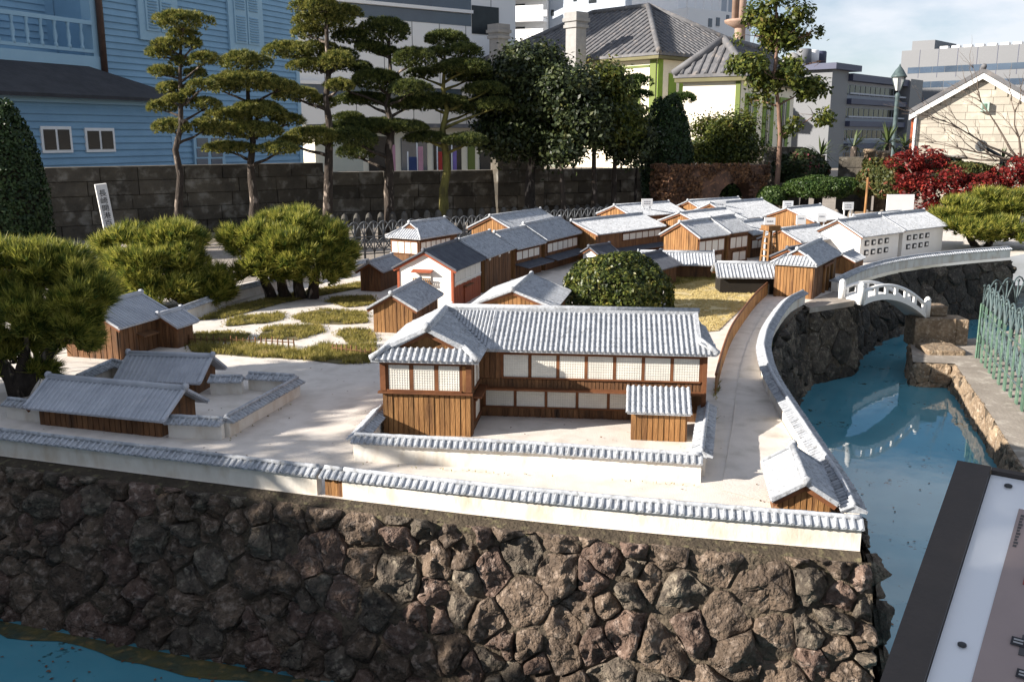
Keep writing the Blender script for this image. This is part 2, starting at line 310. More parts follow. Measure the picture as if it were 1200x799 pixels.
def bushpine(label, base, blobs, ln, wd, n, r0, trunks, mat=L_PINEB, group=None, zb=.1, per=14):
    root = empty('garden_pine', base, label=label, cat='tree', group=group); parts = []
    for (c, r, k) in blobs:
        ns = int(16 * k) + 4; SC_, sd_ = in_ell(ns, c, np.array(r) * .86, .72); sd_ = sd_[:, :]
        for q, dq in zip(SC_, sd_):
            if dq[2] < -.6: continue
            rr_ = np.array(r) * random.uniform(.30, .48); rr_ = np.maximum(rr_, ln * .55); m = int(n * k / ns); C, d = in_ell(m, q, rr_, .2); up = np.array([[0, 0, .75]])
            parts.append(needles(C, unit(d * .45 + dq * .55 + up), per, ln * random.uniform(.85, 1.15), wd, .43))
    mb = MB()
    for pts, r in trunks: mb.tube([Vector(p) - Vector(base) for p in pts], [r * (1 - .55 * i / (len(pts) - 1)) for i in range(len(pts))], 8)
    for (c, r, k) in blobs:
        t = trunks[min(range(len(trunks)), key=lambda q: (Vector(trunks[q][0][-1]) - Vector(c)).length)]
        mb.tube([Vector(q) - Vector(base) for q in wob(t[0][-1], Vector(c) + Vector((0, 0, r[2] * .2)), 4, .08)], [t[1] * .4 * (1 - .7 * j / 4) for j in range(5)], 6)
        for _ in range(5):
            e = Vector(c) + Vector((random.uniform(-.8, .8) * r[0], random.uniform(-.8, .8) * r[1], random.uniform(-.3, .7) * r[2]))
            mb.tube([Vector(q) - Vector(base) for q in wob(c, e, 3, .1)], [t[1] * .16, t[1] * .12, t[1] * .08, t[1] * .05], 5)
    mb.build('trunk', M_BARK, root); crown_obj('crown', parts, mat, root); return root
def broadtree(label, base, top, blobs, n, ls, mat, r0, group=None, name='broadleaf_tree', bark=M_BARK, clump=14, cs=.10, cut=-.18):
    root = empty(name, base, label=label, cat='tree', group=group); base = Vector(base); top = Vector(top); tp = wob(base, top, 8, .02); mb = MB()
    mb.tube([p - base for p in tp], [r0 * (1 - .75 * i / 8) for i in range(9)], 9); parts = []
    for (c, r, k) in blobs:
        m = max(3, int(n * k / clump)); CC, d = in_ell(m, c, r, .25); nz = np.array([noise.noise(Vector(q) * 2.6) for q in CC]); CC = CC[nz > cut]; d = d[nz > cut]
        C = np.repeat(CC, clump, 0) + rng.normal(size=(len(CC) * clump, 3)) * cs; parts.append(leafs(C, np.repeat(d, clump, 0) + np.array([[0, 0, .6]]), ls, ls * .55, .7))
        cz = Vector(c); t = min(max((cz.z - r[2] * .4 - base.z) / (top.z - base.z), .2), .95); i = int(t * 7.99); mb.tube([q - base for q in wob(tp[i], cz, 4, .05)], [r0 * .4 * (1 - .7 * j / 4) for j in range(5)], 6)
        for _ in range(6):
            e = Vector(in_ell(1, c, r, .5)[0][0]); mb.tube([q - base for q in wob(cz, e, 3, .08)], [r0 * .16, r0 * .12, r0 * .08, r0 * .04], 4)
    mb.build('trunk', bark, root); crown_obj('crown', parts, mat, root); return root
def dome(name, label, c, r, n, ls, mat, cat='shrub', group=None, core=M('dark_twigs', (.03, .028, .015), (.015, .015, .01), 10, .95, .5, 40, 0), flat=-.15, rough=.06):
    root = empty(name, (c[0], c[1], c[2]), label=label, cat=cat, group=group); d = rdir(n); d = d[d[:, 2] > flat]
    nz = np.array([noise.noise(Vector(q * 2.1 + np.array(c))) for q in d]); k = (1 + rough * nz * 2 + rng.uniform(-.09, .035, len(d)))[:, None]
    C = d * k * np.array(r) + np.array(c); parts = [leafs(C, d / np.array(r) * min(r), ls, ls * .6, .55)]
    mb = MB(); pr = [(.86 * r[0] * math.cos(a), .86 * r[2] * math.sin(a)) for a in np.linspace(-.2, math.pi / 2 - .02, 8)]
    co_ = mb.lathe(pr, 16).build('twigs', core, root); co_.scale = (1, r[1] / r[0], 1); crown_obj('leaves', parts, mat, root); return root

# ------------------------------------------------------------------ ground, water, island
from mathutils.geometry import tessellate_polygon
def flat(name, polys, z, mat, kind='structure', thick=0, label=None, cat=None):
    pts = [Vector((p[0], p[1], 0)) for poly in polys for p in poly]
    tris = tessellate_polygon([[Vector((p[0], p[1], 0)) for p in poly] for poly in polys]); me = bpy.data.meshes.new(name)
    fs = []
    for t in tris:
        a, b, c = [pts[i] for i in t]; fs.append(tuple(t) if (b - a).cross(c - a).z > 0 else tuple(reversed(t)))
    me.from_pydata([(p.x, p.y, z) for p in pts], [], fs); me.materials.append(mat); return obj(name, me, kind=kind, label=label, cat=cat)
def arc(pts, n):                                     # Catmull-Rom resample
    pts = [Vector(p) for p in pts]; P = [pts[0] * 2 - pts[1]] + pts + [pts[-1] * 2 - pts[-2]]; out = []
    for i in range(1, len(P) - 2):
        for k in range(n):
            t = k / n; a, b, c, d = P[i - 1], P[i], P[i + 1], P[i + 2]
            out.append(.5 * ((2 * b) + (c - a) * t + (2 * a - 5 * b + 4 * c - d) * t * t + (3 * b - a - 3 * c + d) * t ** 3))
    return out + [pts[-1]]
def even(pts, step):
    L = [0]
    for i in range(len(pts) - 1): L.append(L[-1] + (pts[i + 1] - pts[i]).length)
    n = max(1, round(L[-1] / step)); out = []; j = 0
    for k in range(n + 1):
        s = L[-1] * k / n
        while j < len(L) - 2 and L[j + 1] < s: j += 1
        out.append(pts[j].lerp(pts[j + 1], (s - L[j]) / max(L[j + 1] - L[j], 1e-9)))
    return out
ZI = .1; ZW = -.6
C0 = G(1008, 646)
FRONT = arc([C0, G(800, 628), G(600, 608), G(380, 582), G(180, 557), G(0, 534), G(0, 534) + Vector((-1.3, .42, 0)), G(0, 534) + Vector((-2.6, .95, 0))], 8)
RIGHT = arc([C0 + Vector((.0, .03, 0))] + [Vector((p.x, p.y, ZI)) for p in [G(986, 568, .2), G(950, 513, .2), G(906, 444, .2), G(896, 415, .2), G(896, 400, .2), G(903, 380, .2), G(922, 354, .2), G(941, 343, .2)]], 6)
SEA = arc([Vector((p.x, p.y, ZI)) for p in [G(978, 330, .2), G(1015, 314, .2), G(1060, 304, .2), G(1120, 297, .2), G(1182, 292, .2)]], 6)
QUAY = [RIGHT[-1] + Vector((.02, .0, 0)), G(949, 361), G(1001, 353), G(1006, 343), SEA[0]]
isl = [tuple(p[:2]) for p in FRONT[::-1]] + [tuple(p[:2]) for p in RIGHT[1:]] + [tuple(p[:2]) for p in QUAY[1:-1]] + [tuple(p[:2]) for p in SEA] + [(8.4, 13.6), (7, 15.6), (3, 15.2), (-.5, 13.2), (-2.0, 10.9), (-3.6, 8.6), (-5.2, 6.6)]
flat('island_ground', [isl], ZI, M_SAND)
ZT = -.38                                           # the walkway on the right bank lies lower
BANK = [(1.9, .6), (1.95, 2.2), (2.5, 3.9)] + [tuple(G(x, y, ZT)[:2]) for x, y in ((1200, 548), (1160, 484), (1119, 426), (1070, 424), (1067, 402), (1145, 396))] + [(6.2, 10.3), (8.3, 11.6), (9.4, 12.4)]
hole = [(-8, 1.5), (1.3, 1.5), (1.3, .6), (14, .6), (14, 12.4), (9.5, 12.6), (7.5, 13.2), (4.2, 12.4), (2.4, 9.6), (1.0, 5.0), (-8, 5.6)]
flat('walkway', [BANK + [(14, 12.4), (14, .6)]], ZT, M_PAVE)
he_ = [Vector((x, y, 0)) for x, y in hole[:6]]; mb = MB(); mb.add(he_ + [p + Vector((0, 0, ZW - .1)) for p in he_], [(i, i + 1, i + 7, i + 6) for i in range(5)]); mb.build('ground_edge', M_STONE, kind='structure')
flat('ground', [[(-600, -300), (600, -300), (600, 900), (-600, 900)], hole], 0, M_PAVE)
flat('canal_water', [[(-10, .9), (10.5, .9), (10.5, 14), (-10, 14)]], ZW, M_WATER)

# ------------------------------------------------------------------ stone walls, one object for each stone
def voronoi(w, h, size, jit, rs):
    S = []; tries = 0
    R_ = lambda x, y: size * (.50 + .80 * (.5 + .5 * math.sin(x * 7.3 + 2.1 * math.sin(y * 5.1 + x * 2)) * math.sin(y * 9.7 + x * 1.7)))
    while tries < 9000 and len(S) < 600:
        tries += 1; p = (rs.uniform(-size, w + size), rs.uniform(-size, h + size)); r = R_(*p) * rs.uniform(.8, 1.2)
        if all(((p[0] - q[0]) * .92) ** 2 + ((p[1] - q[1]) * 1.06) ** 2 > ((r + q[2]) / 2) ** 2 for q in S): S.append((p[0], p[1], r))
    out = []
    for a in S:
        poly = [(-.0, 0.), (w, 0.), (w, h), (0., h)]
        for b in S:
            if a is b or abs(a[0] - b[0]) > 3.4 * size or abs(a[1] - b[1]) > 3.4 * size: continue
            wt_ = .5 + .22 * (a[2] - b[2]) / (a[2] + b[2]); mx_, my_ = a[0] + (b[0] - a[0]) * wt_, a[1] + (b[1] - a[1]) * wt_; nx_, ny_ = b[0] - a[0], b[1] - a[1]; q = []
            f = lambda p: (p[0] - mx_) * nx_ + (p[1] - my_) * ny_
            for i in range(len(poly)):
                p, r = poly[i], poly[(i + 1) % len(poly)]; fp, fr = f(p), f(r)
                if fp <= 0: q.append(p)
                if (fp < 0 < fr) or (fr < 0 < fp): t = fp / (fp - fr); q.append((p[0] + (r[0] - p[0]) * t, p[1] + (r[1] - p[1]) * t))
            poly = q
            if len(poly) < 3: break
        if len(poly) >= 3:
            A = sum(poly[i][0] * poly[(i + 1) % len(poly)][1] - poly[(i + 1) % len(poly)][0] * poly[i][1] for i in range(len(poly))) / 2
            if abs(A) > .1 * size * size: out.append(poly)
    return out
def surf(top, bot):
    Ls = [0]
    for i in range(len(top) - 1): Ls.append(Ls[-1] + (top[i + 1] - top[i]).length)
    def f(s, v):                                   # s metres along, v 0..1 from bottom to top
        s = min(max(s, 0), Ls[-1] - 1e-6); i = max(k for k in range(len(Ls) - 1) if Ls[k] <= s); t = (s - Ls[i]) / (Ls[i + 1] - Ls[i])
        a = bot[i].lerp(bot[i + 1], t); b = top[i].lerp(top[i + 1], t); return a.lerp(b, v)
    return f, Ls[-1]
def stone_wall(name, label, top, bot, size, mats, seed, proud=.045, nring=24, flip=False, gap=.006, cat='wall'):
    rs = random.Random(seed); f, Ltot = surf(top, bot); H = (top[0] - bot[0]).length
    root = empty(name, bot[0], label=label, cat=cat); o0 = Vector(root.location)
    mb = MB(); n = int(Ltot / .025); K = int(H / .025); vs = []; fs = []
    def nrm(s, v):
        a = f(s + .02, v) - f(s - .02, v); b = f(s, min(v + .05, 1)) - f(s, max(v - .05, 0)); q = a.cross(b).normalized(); return -q if flip else q
    for i in range(n + 1):
        for k in range(K + 1): s = Ltot * i / n; vs.append(f(s, k / K) - nrm(s, k / K) * (.004 + .022 * noise.fractal(Vector((s * 8, k * .2, seed)), 1, 2, 3)) - o0)
    for i in range(n):
        for k in range(K): q = (i * (K + 1) + k, (i + 1) * (K + 1) + k, (i + 1) * (K + 1) + k + 1, i * (K + 1) + k + 1); fs.append(q[::-1] if flip else q)
    mb.add(vs, fs, True); mb.build('mortar', M_JOINT, root)
    for poly in voronoi(Ltot, H, size, .36, rs):
        cx = sum(p[0] for p in poly) / len(poly); cy = sum(p[1] for p in poly) / len(poly)
        per = []; m = len(poly); el = [math.dist(poly[i], poly[(i + 1) % m]) for i in range(m)]; T = sum(el); nr = nring
        for k in range(nr):
            s = T * k / nr; i = 0
            while s > el[i] and i < m - 1: s -= el[i]; i += 1
            t = s / el[i] if el[i] > 0 else 0; p, q = poly[i], poly[(i + 1) % m]; per.append((p[0] + (q[0] - p[0]) * t, p[1] + (q[1] - p[1]) * t))
        sd = rs.uniform(0, 99); pk = proud * rs.uniform(.45, 1.5); R = T / 6.3
        planes = [(math.cos(t_) * k_, math.sin(t_) * k_, rs.uniform(.62, 1.05)) for t_, k_ in ((rs.uniform(0, 6.3), rs.uniform(.5, 1.7)) for _ in range(6))]; gp_ = gap * rs.uniform(-.3, 1.7) / max(R, .02)
        vs = []; fs = []; rings_ = ((1.0, -.4), (.99, .42), (.955, .80), (.87, .95), (.68, 1.), (.45, 1.), (.22, 1.)); NR = len(rings_)
        for ri, (sc, hh) in enumerate(rings_):
            for k, (px, py) in enumerate(per):
                wv_ = Vector((px * 11 + sd, py * 11, 3)); j = 1 + .16 * noise.noise(wv_) + .07 * noise.noise(wv_ * 3.1) - gp_
                x = cx + (px - cx) * sc * j; y = cy + (py - cy) * sc * j
                u, v = (x - cx) / R, (y - cy) / R; h = min(1.0, min(c - (a * u + b * v) * .70 for a, b, c in planes)) if ri > 0 else 1
                h = hh * pk * max(h, .1) + ((.42 * pk + .004) * (noise.fractal(Vector((x * 17 + sd, y * 17, sd)), .8, 2.1, 4) - .9 * abs(noise.noise(Vector((x * 26, y * 26 + sd, 2)))) + .2) if ri > 0 else 0)
                vs.append(f(x, y / H) + nrm(x, y / H) * h - o0)
        h = pk * min(1.0, min(c for a, b, c in planes)); vs.append(f(cx, cy / H) + nrm(cx, cy / H) * h - o0)
        for r_ in range(NR - 1):
            for k in range(nr): q = (r_ * nr + k, r_ * nr + (k + 1) % nr, (r_ + 1) * nr + (k + 1) % nr, (r_ + 1) * nr + k); fs.append(q[::-1] if flip else q)
        for k in range(nr): q = ((NR - 1) * nr + k, (NR - 1) * nr + (k + 1) % nr, NR * nr); fs.append(q[::-1] if flip else q)
        MB().add(vs, fs, True).build('stone', rs.choice(mats), root)
    return root
def flatwall(pts, out, drop, batter):
    top = [p + o * out + Vector((0, 0, drop)) for p, o in zip(pts, NRM(pts))]
    bot = [Vector((p.x, p.y, ZW - .1)) + o * (out + batter) for p, o in zip(pts, NRM(pts))]
    return top, bot
def NRM(pts, side=1):                              # outward horizontal normals along a polyline
    r = []
    for i in range(len(pts)):
        d = pts[min(i + 1, len(pts) - 1)] - pts[max(i - 1, 0)]; r.append(Vector((d.y, -d.x, 0)).normalized() * side)
    return r
# FRONT runs from the right corner to the left: outward is toward the viewer
FR = even(FRONT, .12)
nr = NRM(FR, -1)
ftop = [p + q * .058 + Vector((0, 0, -.018)) for p, q in zip(FR, nr)]; fbot = [Vector((p.x, p.y, ZW - .12)) + q * .27 for p, q in zip(FR, nr)]
fbot[0] = fbot[0] + Vector((.09, .02, 0)); ftop[0] = ftop[0] + Vector((.035, .0, 0))
stone_wall('rubble_stone_wall', 'sunlit brown rubble stone wall facing the viewer under the long white wall', ftop, fbot, .122, [M_ROCK, M_ROCK, M_ROCKP, M_ROCKG], 4, proud=.072, flip=True)
strip_a = [Vector((p.x, p.y, ZW + .006)) for p in fbot]; strip_b = [Vector((p.x, p.y, ZW + .003)) + q * (.10 + .05 * noise.noise(p * 4) + .03 * noise.noise(p * 13)) for p, q in zip(fbot, NRM(FR, -1))]
mb = MB(); n = len(FR); mb.add(strip_a + strip_b, [(i, n + i, n + i + 1, i + 1) for i in range(n - 1)]); mb.build('wall_footing', M('brown_algae_footing', (.10, .085, .03), (.03, .05, .04), 9, .5, .6, 30, 0, c3=(.16, .12, .05), c3s=20), label='brown algae-covered footing along the foot of the front stone wall', cat='footing')
RR = even(RIGHT, .12); nr = NRM(RR)
rtop = [p + q * .06 + Vector((0, 0, -.03)) for p, q in zip(RR, nr)]; rbot = [Vector((p.x, p.y, ZW - .1)) + q * .2 for p, q in zip(RR, nr)]
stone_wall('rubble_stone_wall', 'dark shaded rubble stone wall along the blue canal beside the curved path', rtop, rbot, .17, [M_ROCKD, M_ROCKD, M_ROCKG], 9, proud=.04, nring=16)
SS = even(SEA, .2); nr = NRM(SS)
stop = [p + q * .06 + Vector((0, 0, -.03)) for p, q in zip(SS, nr)]; sbot = [Vector((p.x, p.y, ZW - .1)) + q * .24 for p, q in zip(SS, nr)]
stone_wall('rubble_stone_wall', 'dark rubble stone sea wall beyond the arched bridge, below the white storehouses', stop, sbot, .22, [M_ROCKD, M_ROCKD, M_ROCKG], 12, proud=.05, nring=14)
def strip(name, A, B, mat, parent=None, **kw):     # a sheet between two polylines
    mb = MB(); n = len(A); mb.add(list(A) + list(B), [(i, i + 1, n + i + 1, n + i) for i in range(n - 1)], True); return mb.build(name, mat, parent, **kw)
fr_cap = [p + q * .085 + Vector((0, 0, -.075)) for p, q in zip(FR, NRM(FR, -1))]
mb = MB(); n = len(FR); q = NRM(FR, -1)
ring = [[p + q_ * a + Vector((0, 0, z + .006 * noise.noise(Vector((p.x * 12, a * 40, 1))))) for p, q_ in zip(FR, q)] for a, z in ((-.02, -.002), (.012, -.004), (.045, -.016), (.068, -.034), (.066, -.07), (.03, -.08))]
for i in range(n): ring[0][i].z = ZI - .002
vs = [v for r in ring for v in r]; fs = [((k + 1) * n + i, (k + 1) * n + i + 1, k * n + i + 1, k * n + i) for k in range(5) for i in range(n - 1)]
fs.append(tuple(k * n for k in range(6)))
mb.add(vs, [tuple(reversed(f)) for f in fs], True); mb.build('concrete_ledge', M_CAP, label='mossy dark concrete ledge between the stone wall and the long white wall', cat='ledge')

# quay platform at the bridge foot
qa = [Vector((p[0], p[1], ZI)) for p in QUAY]; root = empty('stone_quay', (QUAY[2].x, QUAY[2].y, ZW), label='stone landing platform between the gatehouse and the white bridge', cat='quay'); o0 = Vector(root.location)
inner = [(QUAY[0] + QUAY[-1]) / 2 + Vector((-.3, .4, 0))]
MB().prism([Vector((p.x, p.y, .104)) - o0 for p in QUAY], (0, 0, -.05)).build('paving_slab', M_PAVE, root)
MB().prism([Vector((p.x * .995, p.y + .015, .054)) - o0 for p in QUAY], (0, 0, -.8)).build('core', M_JOINT, root)
qt = even([Vector((p.x, p.y, .05)) for p in QUAY], .1); qb = [Vector((p.x, p.y, ZW - .1)) + m_ * .06 for p, m_ in zip(qt, NRM(qt))]
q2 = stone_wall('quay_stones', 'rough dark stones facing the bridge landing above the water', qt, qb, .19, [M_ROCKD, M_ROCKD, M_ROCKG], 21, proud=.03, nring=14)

# right bank
bk = [Vector((x, y, ZT - .002)) for x, y in BANK]
bw = even(bk[1:9], .08); nb = NRM(bw, -1); bb = [Vector((p.x, p.y, ZW - .06)) + q * .03 for p, q in zip(bw, nb)]
stone_wall('bank_stone_wall', 'sunlit rough tan stone wall of the walkway bank on the right', bw, bb, .20, [M_STONE], 31, proud=.022, nring=22, gap=.0, flip=True)
bw = even(bk[8:], .25); bb = [Vector((p.x, p.y, ZW - .06)) + q * .03 for p, q in zip(bw, NRM(bw, -1))]
stone_wall('bank_stone_wall', 'stone wall of the far bank behind the green fence', bw, bb, .4, [M_STONE, M_ROCK], 33, proud=.03, nring=12, flip=True)

# ------------------------------------------------------------------ white perimeter walls with tiled coping
def coping(pts, hw, h, step, root, mat=M_TILE, rr=.0074):
    pts = even(pts, step); q = NRM(pts); n = len(pts); o = Vector(root.location) if root else Vector()
    mb = MB(); vs = []
    prof = ((-hw, 0), (-hw, .006), (0, h), (hw, .006), (hw, 0))
    for p, m_ in zip(pts, q):
        for a, z in prof: vs.append(p + m_ * a + Vector((0, 0, z)) - o)
    fs = [(i * 5 + k, i * 5 + (k + 1) % 5, (i + 1) * 5 + (k + 1) % 5, (i + 1) * 5 + k) for i in range(n - 1) for k in range(5)] + [(0, 1, 2, 3, 4), tuple((n - 1) * 5 + k for k in (4, 3, 2, 1, 0))]
    mb.add(vs, fs); mb.build('coping', mat, root)
    t = MB()
    for p, m_ in zip(pts, q):
        for sg in (-1, 1):
            a = p + Vector((0, 0, h)) - o; b = p + m_ * (sg * (hw + .004)) + Vector((0, 0, .006)) - o
            j = Vector((0, 0, random.uniform(-.0015, .0015))); t.tube([a + j, a.lerp(b, .5) + j, b + j], [rr * .9, rr, rr * 1.12], 6, smooth=False)
    t.build('coping_tiles', mat, root, kind='stuff')
    r = MB(); r.tube([p + Vector((0, 0, h + .004 + random.uniform(-.001, .001))) - o for p in pts], .011, 6); r.build('ridge', mat, root)
def pwall(name, label, pts, h, th, step=.031, hw=.045, ch=.03, gap=None, mat=M_PLASTER, coping_on=True):
    root = empty(name, pts[0], label=label, cat='wall', group=None); o = Vector(root.location); P_ = even(pts, .06); q = NRM(P_); n = len(P_); mb = MB(); vs = []
    for p, m_ in zip(P_, q):
        j = .0025 * noise.noise(p * 7)
        for a, z in ((-th / 2 + j, -.004), (-th / 2, h), (th / 2, h), (th / 2 + j, -.004)): vs.append(p + m_ * a + Vector((0, 0, z)) - o)
    fs = [(i * 4 + k, i * 4 + (k + 1) % 4, (i + 1) * 4 + (k + 1) % 4, (i + 1) * 4 + k) for i in range(n - 1) for k in range(4)] + [(0, 1, 2, 3), tuple((n - 1) * 4 + k for k in (3, 2, 1, 0))]
    mb.add(vs, fs); mb.build('wall', mat, root)
    coping([p + Vector((0, 0, h)) for p in pts], hw, ch, step, root); return root
H_PW = .088
ins = lambda pts, d, s: [p + q * d for p, q in zip(pts, NRM(pts, s))]
FW = ins(FRONT, -.03, -1)
def cut(pts, x0, x1): return [p for p in even(pts, .03) if x0 <= p.x <= x1]
gx0, gx1 = D(378, 570, 3.78).x, D(404, 570, 3.78).x
pwall('perimeter_wall', 'long white plastered wall with tile coping on the front edge, sunlit stretch', cut(FW, gx1, 9)[::-1][::-1], H_PW, .045)
pwall('perimeter_wall', 'shaded white plastered wall with tile coping on the front edge, beyond the small wooden gate', cut(FW, -9, gx0), H_PW, .045)
wg = empty('water_gate', (gx0, FW[0].y, ZI), label='small wooden plank gate set into the long white front wall', cat='gate')
ga = [p for p in even(FW, .03) if gx0 - .01 <= p.x <= gx1 + .01]; gA, gB = ga[0], ga[-1]; wg.location = gA
dv = gB - gA
for k in range(6):
    a = dv * (k / 6); b = dv * ((k + .92) / 6); MB().bar(a + Vector((0, 0, H_PW / 2)), b + Vector((0, 0, H_PW / 2)), .018, H_PW).build('plank', M_WOOD, wg)
coping([gA + Vector((0, 0, H_PW)), gB + Vector((0, 0, H_PW))], .045, .03, .031, wg)
pwall('perimeter_wall', 'curved white wall with tile coping between the pale path and the canal', RIGHT[2:], H_PW, .045)
pwall('perimeter_wall', 'white sea wall with tile coping running in front of the white storehouses', SEA, H_PW * 1.1, .06, .045)
pwall('perimeter_wall', 'low white wall with dark coping behind the garden pines', [G(432, 316), G(345, 333), G(275, 352), G(212, 377)], .085, .05, .04)
# walled court in front of the large house
cwf = [G(822, 566), G(620, 551), G(416, 540)]
pwall('court_wall', 'white walled-court front wall with tile coping before the large two-storey house', [p + Vector((0, .02, 0)) for p in cwf], .092, .04)
pwall('court_wall', 'short white court wall with tile coping at the left of the large house', [G(419, 535), G(448, 500)], .08, .04)
pwall('court_wall', 'white court wall with tile coping beside the curved path', [G(821, 558), G(828, 497)], .085, .035)

# path along the right, laid as its own sheet
pi = [G(845, 575), G(858, 500), G(866, 440), G(880, 395), G(905, 352), G(916, 345)]
po = [p - q * .03 for p, q in zip(RIGHT[4:], NRM(RIGHT[4:]))]
poly = [tuple(p[:2]) for p in even(arc(pi, 5), .15)] + [tuple(p[:2]) for p in reversed(even(po, .15))]
flat('path', [poly], ZI + .004, M_SAND2)

# ------------------------------------------------------------------ miniature houses
def rib(mb, a, b, r, up, segs=1):
    a, b = Vector(a), Vector(b); d = b - a
    if d.length < 1e-4: return
    sd = d.cross(Vector(up)).normalized(); u = Vector(up).normalized()
    for s in range(segs):
        p = a + d * (s / segs); q = a + d * ((s + 1) / segs); r1, r2 = r * .86, r * 1.08
        vs = []
        for c, rr in ((p, r1), (q, r2)):
            for an in (0, math.pi / 4, math.pi / 2, 3 * math.pi / 4, math.pi): vs.append(c + sd * (rr * math.cos(an)) + u * (rr * math.sin(an)))
        mb.add(vs, [(k, k + 1, k + 6, k + 5) for k in range(4)] + [(9, 8, 7, 6, 5)])
def roof_parts(root, w, L, ze, zr, sk0=0, sk1=0, rib_step=.03, rib_r=.0075, mat=M_TILE, th=.012, segs=1, ridge_r=.014, x0=0., name='roof'):
    """ridge along x from x0 to L, eaves at y=0 and y=w at height ze, ridge at zr; sk0/sk1: depth of a hipped skirt at either end"""
    slope = (zr - ze) / (w / 2); roof = MB(); tl = MB(); dn = Vector((0, 0, -th))
    for sg in (0, 1):
        Y = (lambda y: y) if sg == 0 else (lambda y: w - y)
        pl = [(x0 + sk0, Y(w / 2), zr)] + ([(x0 + sk0, Y(sk0), ze + slope * sk0)] if sk0 else []) + [(x0, Y(0), ze), (L, Y(0), ze)] + ([(L - sk1, Y(sk1), ze + slope * sk1)] if sk1 else []) + [(L - sk1, Y(w / 2), zr)]
        roof.prism(pl, dn)
        n = max(2, round((L - x0) / rib_step)); up = Vector((0, -slope if sg == 0 else slope, 1)).normalized()
        for i in range(n + 1):
            x = x0 + (L - x0) * i / n; yt = w / 2
            if sk0 and x < x0 + sk0: yt = min(w / 2, x - x0)
            if sk1 and x > L - sk1: yt = min(w / 2, L - x)
            if yt > .01:
                j = random.uniform(-.002, .002); rib(tl, (x + j, Y(yt), ze + slope * yt), (x + j, Y(-.006), ze - slope * .006), rib_r, up, segs)
    for sk, xe, sg in ((sk0, x0, 1), (sk1, L, -1)):
        if not sk: continue
        roof.prism([(xe, 0, ze), (xe, w, ze), (xe + sg * sk, w - sk, ze + slope * sk), (xe + sg * sk, sk, ze + slope * sk)], dn); n = max(2, round(w / rib_step)); up = Vector((-sg * slope, 0, 1)).normalized()
        for i in range(n + 1):
            y = w * i / n; d = min(sk, y, w - y)
            if d > .008: rib(tl, (xe + sg * d, y, ze + slope * d), (xe - sg * .006, y, ze - slope * .006), rib_r, up, segs)
        for y0, y1 in ((0, sk), (w, w - sk)):                          # hip ridges
            tl.tube([(xe, y0, ze + .008), (xe + sg * sk, y1, ze + slope * sk + .01)], [ridge_r * .8, ridge_r * .8], 6)
    r = roof.build(name, mat, root); tl.build('roof_tiles', mat, r, kind='stuff')
    rd = MB(); rd.tube([(x0 + sk0 - .006, w / 2, zr + .008), (L - sk1 + .006, w / 2, zr + .008)], ridge_r, 8)
    rd.box(x0 + sk0, L - sk1, w / 2 - ridge_r * 1.2, w / 2 + ridge_r * 1.2, zr - .004, zr + .008)
    for xx in (x0 + sk0 - .006, L - sk1 + .006): rd.tube([(xx - .008, w / 2, zr + .012), (xx + .008, w / 2, zr + .012)], ridge_r * 1.45, 8)
    rd.build('ridge', mat, r)
    for xx, sk in ((x0, sk0), (L, sk1)):                                # pale verge tiles
        xv = xx + (sk if xx == x0 else -sk)
        for sg in (-1, 1):
            MB().bar((xv, w / 2, zr + .002), (xv, w / 2 + sg * (w / 2 - sk), zr - slope * (w / 2 - sk) + .004), .018, .014).build('verge', mat, r)
    return r, slope
def panels(root, A, B, z0, z1, n, zf=None, mat=M_PAPER, lattice=0, post=M_BEAM, sill=True, pw=.012, inset=.004):
    """n paper panels on the face from A to B (local xy), facing right of A->B"""
    A, B = Vector((*A, 0)), Vector((*B, 0)); d = B - A; ln = d.length; u = d / ln; out = Vector((u.y, -u.x, 0)); h = z1 - z0; cw = ln / n; ang = math.atan2(u.y, u.x)
    for k in range(n):
        p = A + u * (cw * k + pw * .6)
        w = cw - pw * 1.2
        key = ('panel', round(w, 3), round(h, 3), mat.name)
        if key not in _cube: _cube[key] = MB().box(0, w, -.004, .003, 0, h).mesh('window_panel', mat)
        o = obj('window_panel', _cube[key], root, loc=(p.x + out.x * inset, p.y + out.y * inset, z0), rz=ang)
        if lattice:
            key2 = ('lat', round(w, 3), round(h, 3), lattice)
            if key2 not in _cube:
                mb = MB(); nx = max(4, round(w / .0125)); nz = max(3, round(h / .0135)); t = .0011
                for i in range(nx + 1): x = w * i / nx; mb.box(max(0, x - t), min(w, x + t), -.0062, -.0042, 0, h)
                for i in range(nz + 1): z = h * i / nz; mb.box(0, w, -.0066, -.0043, max(0, z - t), min(h, z + t))
                _cube[key2] = mb.mesh('lattice', M_LATT)
            obj('lattice', _cube[key2], o)
        elif w > .05 and False: pass
    for k in range(n + 1):
        p = A + u * (cw * k); obj('post', cube_mesh(post), root, loc=p - u * pw * .5 + out * -.004 + Vector((0, 0, z0 - .004)), rz=ang, scale=(pw, -.012, h + .008)) if False else \
            MB().bar(p + out * .002 + Vector((0, 0, z0 - .005)), p + out * .002 + Vector((0, 0, z1 + .005)), pw, .016, up=out).build('post', post, root)
    if sill:
        for z in (z0 - .004, z1 + .004): MB().bar(A + out * .006 + Vector((0, 0, z)), B + out * .006 + Vector((0, 0, z)), .022, .009).build('rail', post, root)
